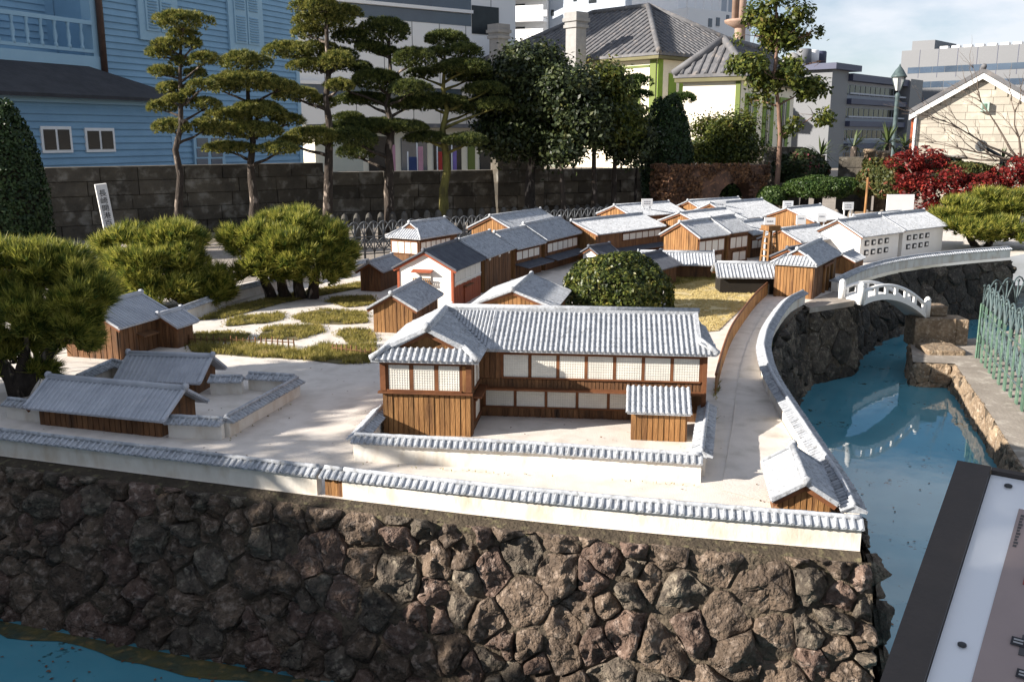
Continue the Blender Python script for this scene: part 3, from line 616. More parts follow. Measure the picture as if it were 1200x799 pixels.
def planks(root, A, B, z0, ztop, step=.03, mat=M_WOOD, batten=True, name='plank', prd=.006):
    A, B = Vector((*A, 0)), Vector((*B, 0)); d = B - A; ln = d.length; u = d / ln; out = Vector((u.y, -u.x, 0)); n = max(1, round(ln / step)); s = ln / n; ang = math.atan2(u.y, u.x)
    me = cube_mesh(mat)
    for k in range(n):
        zt = ztop if not callable(ztop) else min(ztop((k + .08) / n), ztop((k + .92) / n))
        pr = prd * random.uniform(.5, 1.3); p = A + u * (s * k + s * .04) + out * pr
        o = obj(name, me, root, loc=(p.x, p.y, z0), rz=ang, scale=(s * .86, .01, zt - z0))
def house(label, E, th, w, L, ze, za, name='miniature_house', cat='miniature house', group='miniature island houses', wall=M_WOODD, gable=M_WOOD, gplank=True, lplank=False, step=.032, ov=.045, ovg=.035, rib_step=.034, sk=0, sk1=0, tile=M_TILE, feats=None, segs=1, zb=ZI, back=True, trim=M_BEAM):
    """E: near roof corner on the ground plan (x,y); th: degrees of the ridge; w,L: roof width and length; ze, za: eave and ridge height"""
    a = math.radians(th); root = empty(name, (E[0], E[1], zb), a, label=label, cat=cat, group=group); ze -= zb; za -= zb
    r, sl = roof_parts(root, w, L, ze, za, sk0=sk, sk1=sk1, rib_step=rib_step, rib_r=.0072 if rib_step < .04 else .008, mat=tile, segs=segs)
    x0, x1, y0, y1 = ovg, L - ovg, ov, w - ov; he = ze + sl * ov - .012; hr = za - .014
    if sk: hm = he; x0 = ov
    body = MB(); gh = (lambda y: min(he + (y - y0) * sl, he + (y1 - y) * sl))
    ym = w / 2; zm = he + (ym - y0) * sl
    gx0 = x0 if not sk else sk + .01; gx1 = x1 if not sk1 else L - sk1 - .01
    body.prism([(x0, y0, -.003), (x0, y1, -.003), (x0, y1, he), (x0, y0, he)], (x1 - x0, 0, 0))
    body.build('wall', wall, root)
    MB().prism([(gx0, y0 + .004, he - .001), (gx0, y1 - .004, he - .001), (gx0, ym, zm - .004)], (gx1 - gx0, 0, 0)).build('gable', gable, root)
    if gplank:
        if sk: planks(root, (x0, y1), (x0, y0), 0, he, step, gable)
        else: planks(root, (x0, y1), (x0, y0), 0, lambda t: gh(y1 + (y0 - y1) * t) - .004, step, gable)
    if lplank: planks(root, (x0, y0), (x1, y0), 0, he - .004, step, gable if lplank is True else lplank)
    xv = (sk if sk else 0) + .012
    for sg in (-1, 1):                                                  # barge boards under the verge
        MB().bar((xv, ym, za - .022), (xv, ym + sg * (w / 2 - (sk or .004)), za - .022 - sl * (w / 2 - (sk or .004))), .008, .022).build('barge_board', trim, root)
    MB().box(0 + .01, L - .01, .012, .02, ze - .016, ze - .004).build('eave_board', trim, root)
    if feats: feats(root, dict(x0=x0, x1=x1, y0=y0, y1=y1, he=he, L=L, w=w, sl=sl, ze=ze, za=za))
    return root

def rowpanels(n, z0, z1, u0=0., u1=1., lattice=0, post=M_BEAM):
    def f(root, g):
        a = g['x0'] + (g['x1'] - g['x0']) * u0; b = g['x0'] + (g['x1'] - g['x0']) * u1
        panels(root, (a, g['y0']), (b, g['y0']), z0, z1, n, lattice=lattice, post=post)
    return f
def both(*fs):
    def f(root, g):
        for q in fs: q(root, g)
    return f
def pent(z, depth=.10, u0=0., u1=1., drop=.03):                          # lower pent roof on the long side
    def f(root, g):
        a = g['x0'] + (g['x1'] - g['x0']) * u0; b = g['x0'] + (g['x1'] - g['x0']) * u1; y = g['y0']
        p = MB().prism([(a, y, z), (b, y, z), (b, y - depth, z - drop), (a, y - depth, z - drop)], (0, 0, -.008)).build('pent_roof', M_TILED, root); t = MB(); n = round((b - a) / .04)
        for k in range(n + 1): x = a + (b - a) * k / n; rib(t, (x, y, z), (x, y - depth, z - drop), .006, (0, -.3, 1))
        t.build('roof_tiles', M_TILED, p, kind='stuff')
    return f
def frontpanels(n, z0, z1, v0=.05, v1=.95):
    def f(root, g):
        y1 = g['y1'] + (g['y0'] - g['y1']) * v0; y0 = g['y1'] + (g['y0'] - g['y1']) * v1
        panels(root, (g['x0'], y1), (g['x0'], y0), z0, z1, n, inset=.008)
    return f

house('small plank hut with blue-grey tile roof in the garden, left of the white gabled house', (-.73, 7.10), 79, .41, .77, .29, .41, name='plank_hut', lplank=M_WOODD, segs=2)
house('plank-gabled hut directly behind the long roof of the large house', (.33, 6.95), 79, .67, .85, .33, .46, name='plank_hut', lplank=M_WOODD, segs=2)
def white_feats(root, g):
    x0, y0, y1, he = g['x0'], g['y0'], g['y1'], g['he']
    for yy in (y0, y1): MB().bar((x0 - .002, yy, 0), (x0 - .002, yy, he), .022, .022, up=(1, 0, 0)).build('corner_post', M_RED, root)
    panels(root, (x0 + .05, y0), (g['x1'] - .03, y0), he - .135, he - .035, 5, post=M_PLASTC)
    panels(root, (x0 + .05, y0), (g['x1'] - .03, y0), he - .165, he - .142, 5, post=M_PLASTC, sill=False)
    d = MB(); d.box(x0 + .30, x0 + .47, y0 - .012, y0 - .004, 0, .15); d.build('door', M_RED, root)
    MB().box(x0 + .28, x0 + .50, y0 - .035, y0 - .002, .155, .165).build('door_canopy', M_BEAM, root)
    planks(root, (x0, y0), (g['x1'], y0), 0, he - .18, .06, M_RED, prd=.002)
    wy = (y0 + y1) / 2 + .02
    win = MB().box(x0 - .016, x0 - .004, wy - .075, wy + .075, .23, .32).build('balcony_window', M_PAPER, root)
    MB().prism([(x0 - .002, wy - .095, .345), (x0 - .002, wy + .095, .345), (x0 - .06, wy + .095, .328), (x0 - .06, wy - .095, .328)], (0, 0, -.008)).build('canopy', M_RED, win)
    for k in range(9): y = wy - .078 + .156 * k / 8; MB().box(x0 - .05, x0 - .044, y - .003, y + .003, .225, .262).build('baluster', M_WOOD, win)
    for z in (.222, .262): MB().box(x0 - .053, x0 - .041, wy - .085, wy + .085, z, z + .008).build('balcony_rail', M_WOOD, win)
    MB().box(x0 - .05, x0 - .004, wy - .085, wy + .085, .214, .221).build('balcony_floor', M_WOOD, win)
house('white gabled house with dark navy roof, red corner posts and a little balcony window', (-.49, 8.16), 74, .60, .87, .45, .61, wall=M_RED, gable=M_PLASTC, gplank=False, tile=M_TILED, feats=both(lambda r, g: MB().box(g['x0'] - .004, g['x0'] + .004, g['y0'] + .004, g['y1'] - .004, -.002, g['he']).build('plaster_front', M_PLASTC, r), white_feats), trim=M_RED)
def vents(root, g):
    for k in range(3): x = g['x0'] + .12 + .3 * k; MB().box(x, x + .05, g['y0'] - .008, g['y0'] + .002, g['he'] - .06, g['he'] - .04).build('vent', M_PAPER, root)
house('brown plank house joined behind the white gabled house', (-.235, 9.03), 72, .58, .88, .45, .61, wall=M_WOODD, lplank=M_WOODD, feats=vents)
house('two-storey house with paper-panelled upper floor behind the brown plank house', (.06, 9.93), 63, .55, .72, .43, .59, feats=both(rowpanels(4, .20, .29, .02, .9), pent(.16, .16)))
house('two-storey house with paper panels, next beyond the pent-roofed one', (.40, 10.58), 63, .60, 1.0, .45, .62, feats=both(rowpanels(6, .20, .30, .05, .98), pent(.16, .16)))
house('silver-roofed house before the dark ring fence, left of the long panelled house', (.02, 11.64), 60, .68, 1.32, .46, .62)
house('hip-roofed house with paper panels beside the garden pines', (-1.04, 10.65), 60, .50, .86, .46, .62, sk=.14, gable=M_WOODD, gplank=False, feats=both(frontpanels(4, .18, .31), rowpanels(6, .18, .31, .02, .8)))
house('low dark hut at the end of the garden path, by the garden pines', (-1.26, 9.11), 76, .30, .62, .30, .39, name='plank_hut', gable=M_WOODD)
house('long brown house with cream panels under its eave, right of the dark trunk', (1.03, 11.32), 48, .80, 1.5, .44, .58, feats=both(rowpanels(6, .22, .30, .38, .98), pent(.13, .14)))
house('small white-gabled outhouse beside the round green bush', (.99, 10.55), 50, .30, .4, .28, .37, gable=M_PLASTC, wall=M_PLASTC, gplank=False, tile=M_TILED)
house('house with a white name board on its ridge, nearest the dark trees', (1.75, 13.65), 40, .75, 1.2, .46, .60, feats=rowpanels(4, .2, .3, .3, .95))
house('orange plank-gabled house in the middle of the street with a stepped roof', (2.15, 10.74), 45, .57, .62, .46, .62, feats=both(rowpanels(4, .18, .31, .02, .98), rowpanels(3, .02, .13, .2, .9)))
house('house joined behind the orange plank-gabled one, with a slightly higher silver roof', (2.60, 11.17), 45, .59, .50, .475, .635, feats=both(rowpanels(3, .18, .31, .05, .95), rowpanels(2, .02, .13, .2, .9)))
house('silver-roofed house peeping out behind the orange plank-gabled house', (2.50, 12.35), 45, .75, 1.1, .46, .60)
house('long low house with white roof facing the dry straw field', (G(833, 303, .28).x, G(833, 303, .28).y), 175, .40, .80, .26, .37, zb=ZI, gable=M_WOOD, lplank=False, gplank=True, step=.05, name='low_house', feats=None)
house('dark low house tucked behind the round green bush', (1.36, 9.1), 55, .5, .7, .30, .42, name='low_house', tile=M_TILED)
house('silver-roofed house on the far side of the street, left of the watchtower', (3.0, 11.7), 45, .6, .7, .40, .53, feats=rowpanels(4, .12, .22, .02, .95))
house('silver-roofed house just right of the wooden watchtower', (3.45, 11.15), 43, .62, .9, .36, .50, feats=rowpanels(4, .10, .2, .02, .95), wall=M_PLASTER)
house('broad silver-roofed house beyond the watchtower with a long lit roof slope', (3.15, 13.2), 42, .95, 1.3, .46, .66, feats=rowpanels(4, .2, .31, .1, .5))
house('far house with dark wooden side under a pale roof, before the clipped hedge', (4.2, 13.1), 42, .9, .9, .44, .60)
house('far gabled house with white front, before the pink-flowering bush', (4.75, 12.35), 40, .6, 1.2, .42, .56, wall=M_PLASTC, gable=M_PLASTC, gplank=False)
house('pale far house at the back edge of the island beneath the dark arch wall', (3.0, 14.3), 38, .9, 1.2, .44, .62)
house('small dark-roofed house behind the gatehouse', (3.05, 9.75), 45, .4, .6, .34, .44, wall=M_WOODD, gable=M_RED, tile=M_TILED)
def kw(n0):
    def f(root, g):
        y = g['y0']
        for r in range(2):
            for k in range(4):
                x = g['x0'] + .10 + .155 * k; z = .20 - r * .115
                fr = MB(); fr.box(x, x + .085, y - .012, y - .002, z, z + .062); o = fr.build('window', M_INK, root); MB().box(x + .018, x + .067, y - .016, y - .0125, z + .014, z + .048).build('shutter', M_PLASTC, o)
    return f
house('white storehouse with eight small black-framed windows, nearer of the two', (4.19, 11.22), 40, .70, .98, .42, .60, wall=M_PLASTC, gable=M_PLASTC, gplank=False, feats=kw(0), name='white_storehouse', cat='storehouse', group='white storehouses by the sea wall')
house('white storehouse with eight small black-framed windows, farther of the two by the maple', (4.96, 11.86), 39, .72, 1.1, .435, .615, wall=M_PLASTC, gable=M_PLASTC, gplank=False, feats=kw(1), name='white_storehouse', cat='storehouse', group='white storehouses by the sea wall')
def gatef(root, g):
    planks(root, (g['x0'], g['y0']), (g['x0'] + .28, g['y0']), 0, g['he'] - .004, .035, M_WOODD)
    for u in (.45, .62, .8): MB().bar((g['x0'] + u, g['y0'] - .012, 0), (g['x0'] + u, g['y0'] - .012, .26), .03, .02, up=(0, 1, 0)).build('gate_post', M_WOOD, root)
    MB().box(g['x0'] + .40, g['x0'] + .85, g['y0'] - .022, g['y0'] - .004, .25, .275).build('lintel', M_BEAM, root)
house('tall plank gatehouse with hipped silver roof at the bridge landing', (2.83, 8.66), 60, .43, 1.1, .42, .55, sk=.12, ov=.035, feats=gatef, name='gatehouse', cat='gatehouse', group=None, wall=M_WOODD, step=.03)
house('tiny plank hut between the gatehouse and the white storehouse', (3.78, 10.28), 55, .30, .42, .25, .32, name='plank_hut', ov=.02, ovg=.02)
house('open shed with long white roof left of the gatehouse, under the watchtower', (G(912, 316, .29).x, G(912, 316, .29).y), 176, .42, .66, .27, .38, name='open_shed', gplank=False, wall=M('shade_painted_shed_wall', (.02, .016, .012), (.012, .01, .008), 8, .9, 0), gable=M_WOODD)  # solid walls coloured near-black for the shade under the open roof
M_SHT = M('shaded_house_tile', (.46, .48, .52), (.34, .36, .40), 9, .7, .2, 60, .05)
e0, e1 = G(139.5, 385, .33), G(202, 367, .33); thl = math.degrees(math.atan2(e1.y - e0.y, e1.x - e0.x))
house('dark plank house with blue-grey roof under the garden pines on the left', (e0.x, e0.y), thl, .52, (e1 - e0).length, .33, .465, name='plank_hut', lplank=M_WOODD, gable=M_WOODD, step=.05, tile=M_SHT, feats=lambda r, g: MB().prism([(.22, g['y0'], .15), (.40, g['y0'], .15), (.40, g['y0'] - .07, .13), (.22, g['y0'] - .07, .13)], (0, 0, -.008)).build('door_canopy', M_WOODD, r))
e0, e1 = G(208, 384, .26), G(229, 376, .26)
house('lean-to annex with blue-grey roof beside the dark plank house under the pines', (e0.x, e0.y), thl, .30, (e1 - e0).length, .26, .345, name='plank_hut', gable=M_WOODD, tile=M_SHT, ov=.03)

# guard compound on the left: two houses with walls
def frame_house(label, A, B, depth, he, hr, ov, name='guard_house', planks_=True, group='shaded guard houses'):
    """eave side facing the viewer: A left base, B right base"""
    d = B - A; ln = d.length; a = math.atan2(d.y, d.x); ux, uy = math.cos(a), math.sin(a)
    E = (A.x - ux * .05 + uy * ov, A.y - uy * .05 - ux * ov)
    sl = hr / (depth / 2)
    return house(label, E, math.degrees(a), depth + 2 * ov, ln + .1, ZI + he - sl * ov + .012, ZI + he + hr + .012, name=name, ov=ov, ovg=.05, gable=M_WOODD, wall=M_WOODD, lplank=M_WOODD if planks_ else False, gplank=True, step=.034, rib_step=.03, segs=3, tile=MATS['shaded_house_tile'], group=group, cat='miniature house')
frame_house('long low plank house with ribbed blue-grey roof by the front wall, in shade', G(48, 497), G(190, 512), .29, .118, .09, .045)
frame_house('shorter plank house with ribbed blue-grey roof behind the long low one, in shade', G(150, 460), G(230, 463), .27, .105, .088, .045, planks_=False)
pwall('court_wall', 'low white wall with tile coping at the left end of the shaded guard house', [G(12, 489), G(52, 494)], .075, .035)
pwall('court_wall', 'low white wall with tile coping at the right front of the shaded guard compound', [G(200, 511), G(262, 514)], .075, .035)
pwall('court_wall', 'long low white wall with tile coping on the right side of the guard compound', [G(266, 512), G(349, 463)], .075, .035)
pwall('court_wall', 'short low white wall stub in the shaded guard compound beside the shorter house', [G(248, 461), G(285, 461)], .075, .035)
pwall('court_wall', 'short low white wall at the back corner of the guard compound', [G(293, 456), G(346, 459)], .07, .035)
pwall('court_wall', 'low white wall running back from the shaded guard house', [G(92, 461), G(133, 441), G(160, 446)], .075, .035)

# corner hut
ch = house('tiny plank hut with white roof at the front right corner of the island', (1.255, 3.40), 80, .245, .44, .215, .292, name='corner_hut', cat='miniature house', group=None, step=.022, ov=.022, ovg=.03, rib_step=.024, segs=3, lplank=True)

# ------------------------------------------------------------------ the large two-storey house
O = G(450, 508); HA = math.radians(-6.0)
big = empty('large_house', (O.x, O.y, ZI), HA, label='large L-shaped two-storey house with long silver tile roof and rows of paper panels', cat='miniature house', group='miniature island houses')
WX, FY, LX, BD = .455, .30, 1.645, .92            # wing width, facade line, right end, back line
EZ, RZ = .405, .545
MB().prism([(0, 0, -.003), (WX, 0, -.003), (WX, 0, EZ), (0, 0, EZ)], (0, BD, 0)).build('wall', M_WOODD, big)
FY2 = FY + .075
MB().prism([(WX, FY, .19), (LX, FY, .19), (LX, FY, EZ), (WX, FY, EZ)], (0, BD - FY - .005, 0)).build('wall', M_WOODD, big)
MB().prism([(WX, FY2, -.003), (LX - .004, FY2, -.003), (LX - .004, FY2, .1895), (WX, FY2, .1895)], (0, BD - FY2 - .01, 0)).build('wall', M_WOODD, big)
# main roof, ridge along x
ov = .06; w = BD - FY + 2 * ov; ym = FY - ov + w / 2
mr = empty('main_roof', (.0, FY - ov, 0)); mr.parent = big
sl = (RZ - EZ) / (w / 2)
ze_ = EZ + .0
roof = MB(); tl = MB(); dn = Vector((0, 0, -.014)); xr = LX - .03
xl = .20
roof.prism([(xl + .02, ym, RZ), (xl + .02, FY - ov, ze_), (LX + .05, FY - ov, ze_), (LX + .05, FY - ov + .09, ze_ + sl * .09), (xr, FY - ov + .09, ze_ + sl * .09), (xr, ym, RZ)], dn)
roof.prism([(xl + .02, ym, RZ), (-.02, BD + ov, ze_), (LX + .05, BD + ov, ze_), (xr, ym, RZ)], dn)
n = 51
for i in range(n + 1):
    x = .30 + (LX + .045 - .30) * i / n; up = Vector((0, -sl, 1)).normalized(); yt = w / 2
    if x > xr: yt = .09 + (LX + .05 - x) * .0
    if x < WX + .06: continue
    rib(tl, (x, FY - ov + yt, ze_ + sl * yt), (x, FY - ov - .008, ze_ - sl * .008), .0078, up, 9)
for i in range(12):                                # valley side ribs
    x = WX + .055 - i * .02
    t_ = (WX + .055 - x) / .275
    y0 = FY - ov + t_ * (w / 2)
    if y0 < ym - .01: rib(tl, (x, ym, RZ), (x, y0, ze_ + sl * (y0 - FY + ov)), .0095, Vector((0, -sl, 1)), 4)
rf = roof.build('roof', M_TILE, big); tl.build('roof_tiles', M_TILE, rf, kind='stuff')
rd = MB(); rd.box(xl + .03, xr + .012, ym - .016, ym + .016, RZ - .006, RZ + .016); rd.tube([(xl + .02, ym, RZ + .018), (xr + .02, ym, RZ + .018)], .016, 8); rd.build('ridge', M_TILE, rf)
MB().bar((xr, ym, RZ + .004), (xr, FY - ov + .08, ze_ + sl * .08 + .006), .022, .018).build('verge', M_TILE, rf)
# right-hand lower skirt
sk = MB(); sk.prism([(LX + .055, FY - ov, ze_ - .002), (LX + .055, BD + ov, ze_ - .002), (xr - .01, BD + ov - .08, ze_ + .05), (xr - .01, FY - ov + .08, ze_ + .05)], (0, 0, -.012)); s_ = sk.build('side_roof', M_TILE, big); t2 = MB()
for k in range(18): y = FY - ov + .04 + (w - .08) * k / 17; rib(t2, (xr, y, ze_ + .05), (LX + .06, y, ze_ - .002), .009, (.5, 0, 1), 3)
t2.build('roof_tiles', M_TILE, s_, kind='stuff'); MB().tube([(LX + .06, FY - ov, ze_ + .006), (xr, FY - ov + .085, ze_ + .058)], [.015, .015], 7).build('hip_ridge', M_TILE, s_)
MB().prism([(xr - .02, FY + .03, EZ), (xr - .02, BD - .03, EZ), (xr - .02, ym, RZ - .02)], (.012, 0, 0)).build('gable', M_WOODD, big)
# wing roof, ridge along y
wv = .045; wl, wr_, wm = -wv, WX + wv, WX / 2; skd = .085; wsl = (RZ - EZ) / (wr_ - wm); yf = -.05
roof = MB(); tl = MB()
roof.prism([(wr_, yf, EZ), (wr_ - skd, yf + skd, EZ + wsl * skd), (wm, yf + skd, RZ), (wm, ym, RZ), (wr_, FY - ov, EZ)], dn)
roof.prism([(wl, yf, EZ), (wl + skd, yf + skd, EZ + wsl * skd), (wm, yf + skd, RZ), (wm, ym, RZ), (wm, BD, RZ - .06), (wl, BD + ov, EZ)], dn)
roof.prism([(wl, yf, EZ), (wr_, yf, EZ), (wr_ - skd, yf + skd, EZ + wsl * skd), (wl + skd, yf + skd, EZ + wsl * skd)], dn)
wroof = roof.build('wing_roof', M_TILE, big)
for sg in (-1, 1):
    ex = wr_ if sg > 0 else wl
    for k in range(30):
        y = yf + .012 + k * .03
        if y > (FY - ov + (ym - FY + ov) if sg > 0 else BD): break
        d = min(wr_ - wm, y - yf) if y < yf + skd else wr_ - wm; st = 0
        if sg > 0 and y > FY - ov: st = (y - FY + ov) / (ym - FY + ov) * (wr_ - wm)
        rib(tl, (ex - sg * d, y, EZ + wsl * d), (ex - sg * st + sg * .006, y, EZ + wsl * st - .003), .0085, (sg * wsl, 0, 1), 5)
for k in range(18):
    x = wl + (wr_ - wl) * k / 17; d = min(skd, x - wl, wr_ - x)
    if d > .01: rib(tl, (x, yf + d, EZ + wsl * d), (x, yf - .008, EZ - .004), .0095, (0, -wsl, 1), 3)
tl.build('roof_tiles', M_TILE, wroof, kind='stuff')
rd = MB(); rd.tube([(wm, yf + skd - .01, RZ + .012), (wm, ym, RZ + .012)], .016, 8); rd.box(wm - .016, wm + .016, yf + skd, ym, RZ - .006, RZ + .01); rd.tube([(wm, yf + skd - .02, RZ + .016), (wm, yf + skd + .004, RZ + .016)], .024, 8); rd.build('ridge', M_TILE, wroof)
for sg in (-1, 1):
    MB().bar((wm, yf + skd - .004, RZ + .004), (wm + sg * (wr_ - wm - skd + .01), yf + skd - .004, EZ + wsl * skd + .008), .026, .02).build('verge', M_TILE, wroof)
    MB().bar((wm, yf + skd + .012, RZ - .024), (wm + sg * (wr_ - wm - skd), yf + skd + .012, EZ + wsl * skd - .018), .01, .024).build('barge_board', M_BEAM, wroof)
    MB().tube([(wm + sg * (wr_ - wm), yf - .002, EZ + .008), (wm + sg * (wr_ - wm - skd), yf + skd, EZ + wsl * skd + .012)], [.017, .014], 7).build('hip_ridge', M_TILE, wroof)
MB().prism([(wl + skd, yf + skd + .03, EZ + wsl * skd - .01), (wr_ - skd, yf + skd + .03, EZ + wsl * skd - .01), (wm, yf + skd + .03, RZ - .02)], (0, .02, 0)).build('gable', M_WOOD, big)
# wing front
planks(big, (0, 0), (WX, 0), 0, .222, .027, M_WOOD)
MB().box(-.02, WX + .012, -.026, -.002, .222, .232).build('rail', M_BEAM, big)
panels(big, (.025, 0), (WX - .045, 0), .242, .372, 3, lattice=1, pw=.02)
for x in (.006, WX - .008): MB().box(x - .014, x + .014, -.018, -.004, .236, EZ - .02).build('corner_post', M_BEAM, big)
MB().box(WX - .04, WX - .016, -.012, -.002, .236, .372).build('plank', M_WOOD, big)
MB().box(-.01, WX + .01, -.022, -.003, .378, .392).build('rail', M_BEAM, big)
# wing right side
panels(big, (WX, .06), (WX, FY - .04), .242, .372, 2, pw=.014)
panels(big, (WX, .10), (WX, FY - .03), .06, .16, 1, pw=.014)
planks(big, (WX, .0), (WX, .06), 0, .39, .03, M_WOODD)
MB().box(WX + .004, WX + .05, .04, FY, .19, .20).build('pent_board', M_BEAM, big)
# main facade
planks(big, (WX, FY), (WX + .12, FY), .235, .385, .03, M_WOODD)
panels(big, (WX + .125, FY), (LX - .02, FY), .246, .368, 7, lattice=1, pw=.016)
MB().box(WX + .1, LX + .006, FY - .026, FY - .003, .374, .388).build('rail', M_BEAM, big)
planks(big, (WX, FY), (LX, FY), .186, .232, .02, M_WOODD, name='slat')
MB().box(WX, LX, FY - .05, FY2 - .004, .178, .188).build('balcony_board', M_BEAM, big)
panels(big, (WX + .02, FY2), (LX - .16, FY2), .062, .166, 6, lattice=1, pw=.014)
planks(big, (WX, FY2), (LX, FY2), 0, .052, .03, M_WOODD)
planks(big, (LX - .16, FY2), (LX, FY2), 0, .17, .032, M_WOODD)
MB().box(LX - .012, LX + .012, FY - .016, FY + .01, 0, EZ - .01).build('corner_post', M_BEAM, big)
# porch hut in front of the facade
pa, pb = G(739, 515), G(803, 519)
ph = empty('porch_hut', (pa.x, pa.y, ZI), HA - .02, label='small plank lean-to hut with ribbed tile roof in front of the large house', cat='miniature house')
pl, pd, phh = (pb - pa).length, .17, .155
MB().box(0, pl, 0, pd, -.003, phh).build('wall', M_WOODD, ph); planks(ph, (0, 0), (pl, 0), 0, phh - .004, .027, M_WOOD); planks(ph, (pl, 0), (pl, pd), 0, phh - .004, .03, M_WOODD)
pr_ = MB().prism([(-.02, -.03, phh + .0), (pl + .02, -.03, phh + .0), (pl + .02, pd + .02, phh + .075), (-.02, pd + .02, phh + .075)], (0, 0, -.012)).build('roof', M_TILE, ph); t2 = MB()
for k in range(12): x = -.018 + (pl + .036) * k / 11; rib(t2, (x, pd + .02, phh + .075), (x, -.036, phh - .003), .0095, (0, -.35, 1), 5)
t2.build('roof_tiles', M_TILE, pr_, kind='stuff')

# ------------------------------------------------------------------ garden, field, small things on the island
def inpoly(P_, poly):
    x, y = P_[:, 0], P_[:, 1]; r = np.zeros(len(P_), bool); n = len(poly)
    for i in range(n):
        x1, y1 = poly[i][:2]; x2, y2 = poly[(i + 1) % n][:2]; c = ((y1 > y) != (y2 > y)) & (x < (x2 - x1) * (y - y1) / (y2 - y1 + 1e-12) + x1); r ^= c
    return r
def tufts(poly, dens, ln, wd, spread=.5, per=5, z=ZI + .006):
    p = np.array([q[:2] for q in poly]); lo, hi = p.min(0), p.max(0); n = int(dens * np.prod(hi - lo)); Q = rng.uniform(lo, hi, (n, 2)); Q = Q[inpoly(Q, poly)]
    C = np.concatenate([Q, np.full((len(Q), 1), z)], 1); nz_ = np.array([noise.noise(Vector(c * 6)) for c in C]); C = C[nz_ > -.45]
    return needles(C, np.tile([[0., 0, 1]], (len(C), 1)), per, ln, wd, spread)
patches = [[(264, 383), (275, 372), (330, 366), (334, 374), (310, 380)], [(343, 372), (375, 362), (430, 366), (432, 378), (400, 381), (350, 378)], [(304, 397), (312, 384), (340, 381), (375, 381), (380, 389), (345, 399)],
           [(225, 392), (270, 388), (292, 393), (285, 401), (225, 402)], [(393, 393), (400, 387), (436, 386), (440, 400), (405, 402)], [(382, 354), (395, 348), (440, 347), (440, 357), (405, 361)],
           [(222, 404), (300, 404), (355, 413), (375, 404), (440, 404), (444, 424), (400, 427), (330, 421), (225, 413)], [(228, 376), (270, 360), (330, 346), (424, 331), (424, 338), (330, 356), (265, 373)]]
parts = []
for i, pt in enumerate(patches):
    pl_ = [G(*q) for q in pt]; cc = sum(pl_, Vector()) / len(pl_); rp = []
    for q in even(pl_ + [pl_[0]], .06)[:-1]: rp.append(q + (q - cc).normalized() * (.05 * noise.noise(q * 4) + .03 * noise.noise(q * 13)))
    flat('garden_bed', [[tuple(q[:2]) for q in rp]], ZI + .004, M_SHRUBG); parts.append(tufts(rp, 4200 if i != 6 else 5200, .028 if i != 6 else .045, .004)); parts.append(tufts([q + (q - cc).normalized() * .05 for q in rp], 900, .018, .004))
V, F = joinVF(parts); obj('grass', np_mesh('grass', V, F, L_GRASS), kind='stuff', label='short yellow-green grass growing on the garden beds', cat='grass')
fld = [G(*q) for q in [(782, 328), (825, 322), (866, 326), (895, 336), (880, 352), (858, 372), (842, 388), (800, 392), (786, 372)]]
flat('straw_field', [[tuple(q[:2]) for q in fld]], ZI + .005, M('field_soil', (.56, .46, .25), (.44, .35, .18), 6, .95, .5, 40, 0))
V, F = tufts(fld, 4200, .02, .004, 1.3, 5); obj('straw', np_mesh('straw', V, F, L_STRAW), kind='stuff', label='dry yellow straw covering the fenced field', cat='straw')
fg = [G(*q) for q in [(784, 326), (825, 320), (866, 323), (897, 334), (885, 341), (860, 331), (825, 329), (790, 336)]]
V, F = tufts(fg, 4200, .035, .004, .5, 6); obj('grass', np_mesh('grass', V, F, L_GRASS), kind='stuff', label='green grass fringe along the far edge of the straw field', cat='grass')
def plankfence(label, pts, h, step, mat=M_WOOD, rail=True, wdt=.86):
    pts = even(pts, step); root = empty('plank_fence', pts[0], label=label, cat='fence'); o = pts[0]
    for a, b in zip(pts[:-1], pts[1:]):
        d = (b - a); q = MB().bar(a + d * .06 - o + Vector((0, 0, h * .5 - .002)), a + d * (.06 + wdt) - o + Vector((0, 0, h * .5 - .002)), .008, h * random.uniform(.97, 1.02)); q.build('plank', mat, root)
    if rail: MB().tube([p - o + Vector((0, 0, h + .004)) for p in pts], .009, 5).build('rail', M_BEAM, root)
    return root
plankfence('curved brown plank fence between the straw field and the pale path', arc([G(899, 345), G(884, 360), G(868, 382), G(856, 402), G(846, 430), G(838, 462)], 6), .115, .045)
plankfence('low brown plank fence behind the straw field', [G(784, 321), G(820, 317), G(868, 325)], .07, .06, M_WOODD)
plankfence('low wooden fence before the open shed by the gatehouse', [G(866, 322), G(912, 330)], .075, .06)
plankfence('short orange plank fence at the far corner of the straw field', [G(868, 337), G(898, 344)], .085, .05)
def pickets(label, pts, h, step):
    pts = even(pts, step); root = empty('bamboo_picket_fence', pts[0], label=label, cat='fence'); o = pts[0]
    for p in pts: MB().tube([p - o, p - o + Vector((random.uniform(-.004, .004), 0, h * random.uniform(.8, 1.1)))], [.007, .005], 5).build('picket', M_WOODD, root)
    MB().tube([p - o + Vector((0, 0, h * .6)) for p in pts], .004, 5).build('rail', M_WOODD, root)
pickets('low dark picket fence along the grass strip before the garden, shaded stretch', [G(176, 402), G(230, 404), G(300, 405), G(345, 408)], .07, .045)
pickets('low dark picket fence at the end of the grass strip beside the large house', [G(390, 414), G(440, 420)], .07, .04)

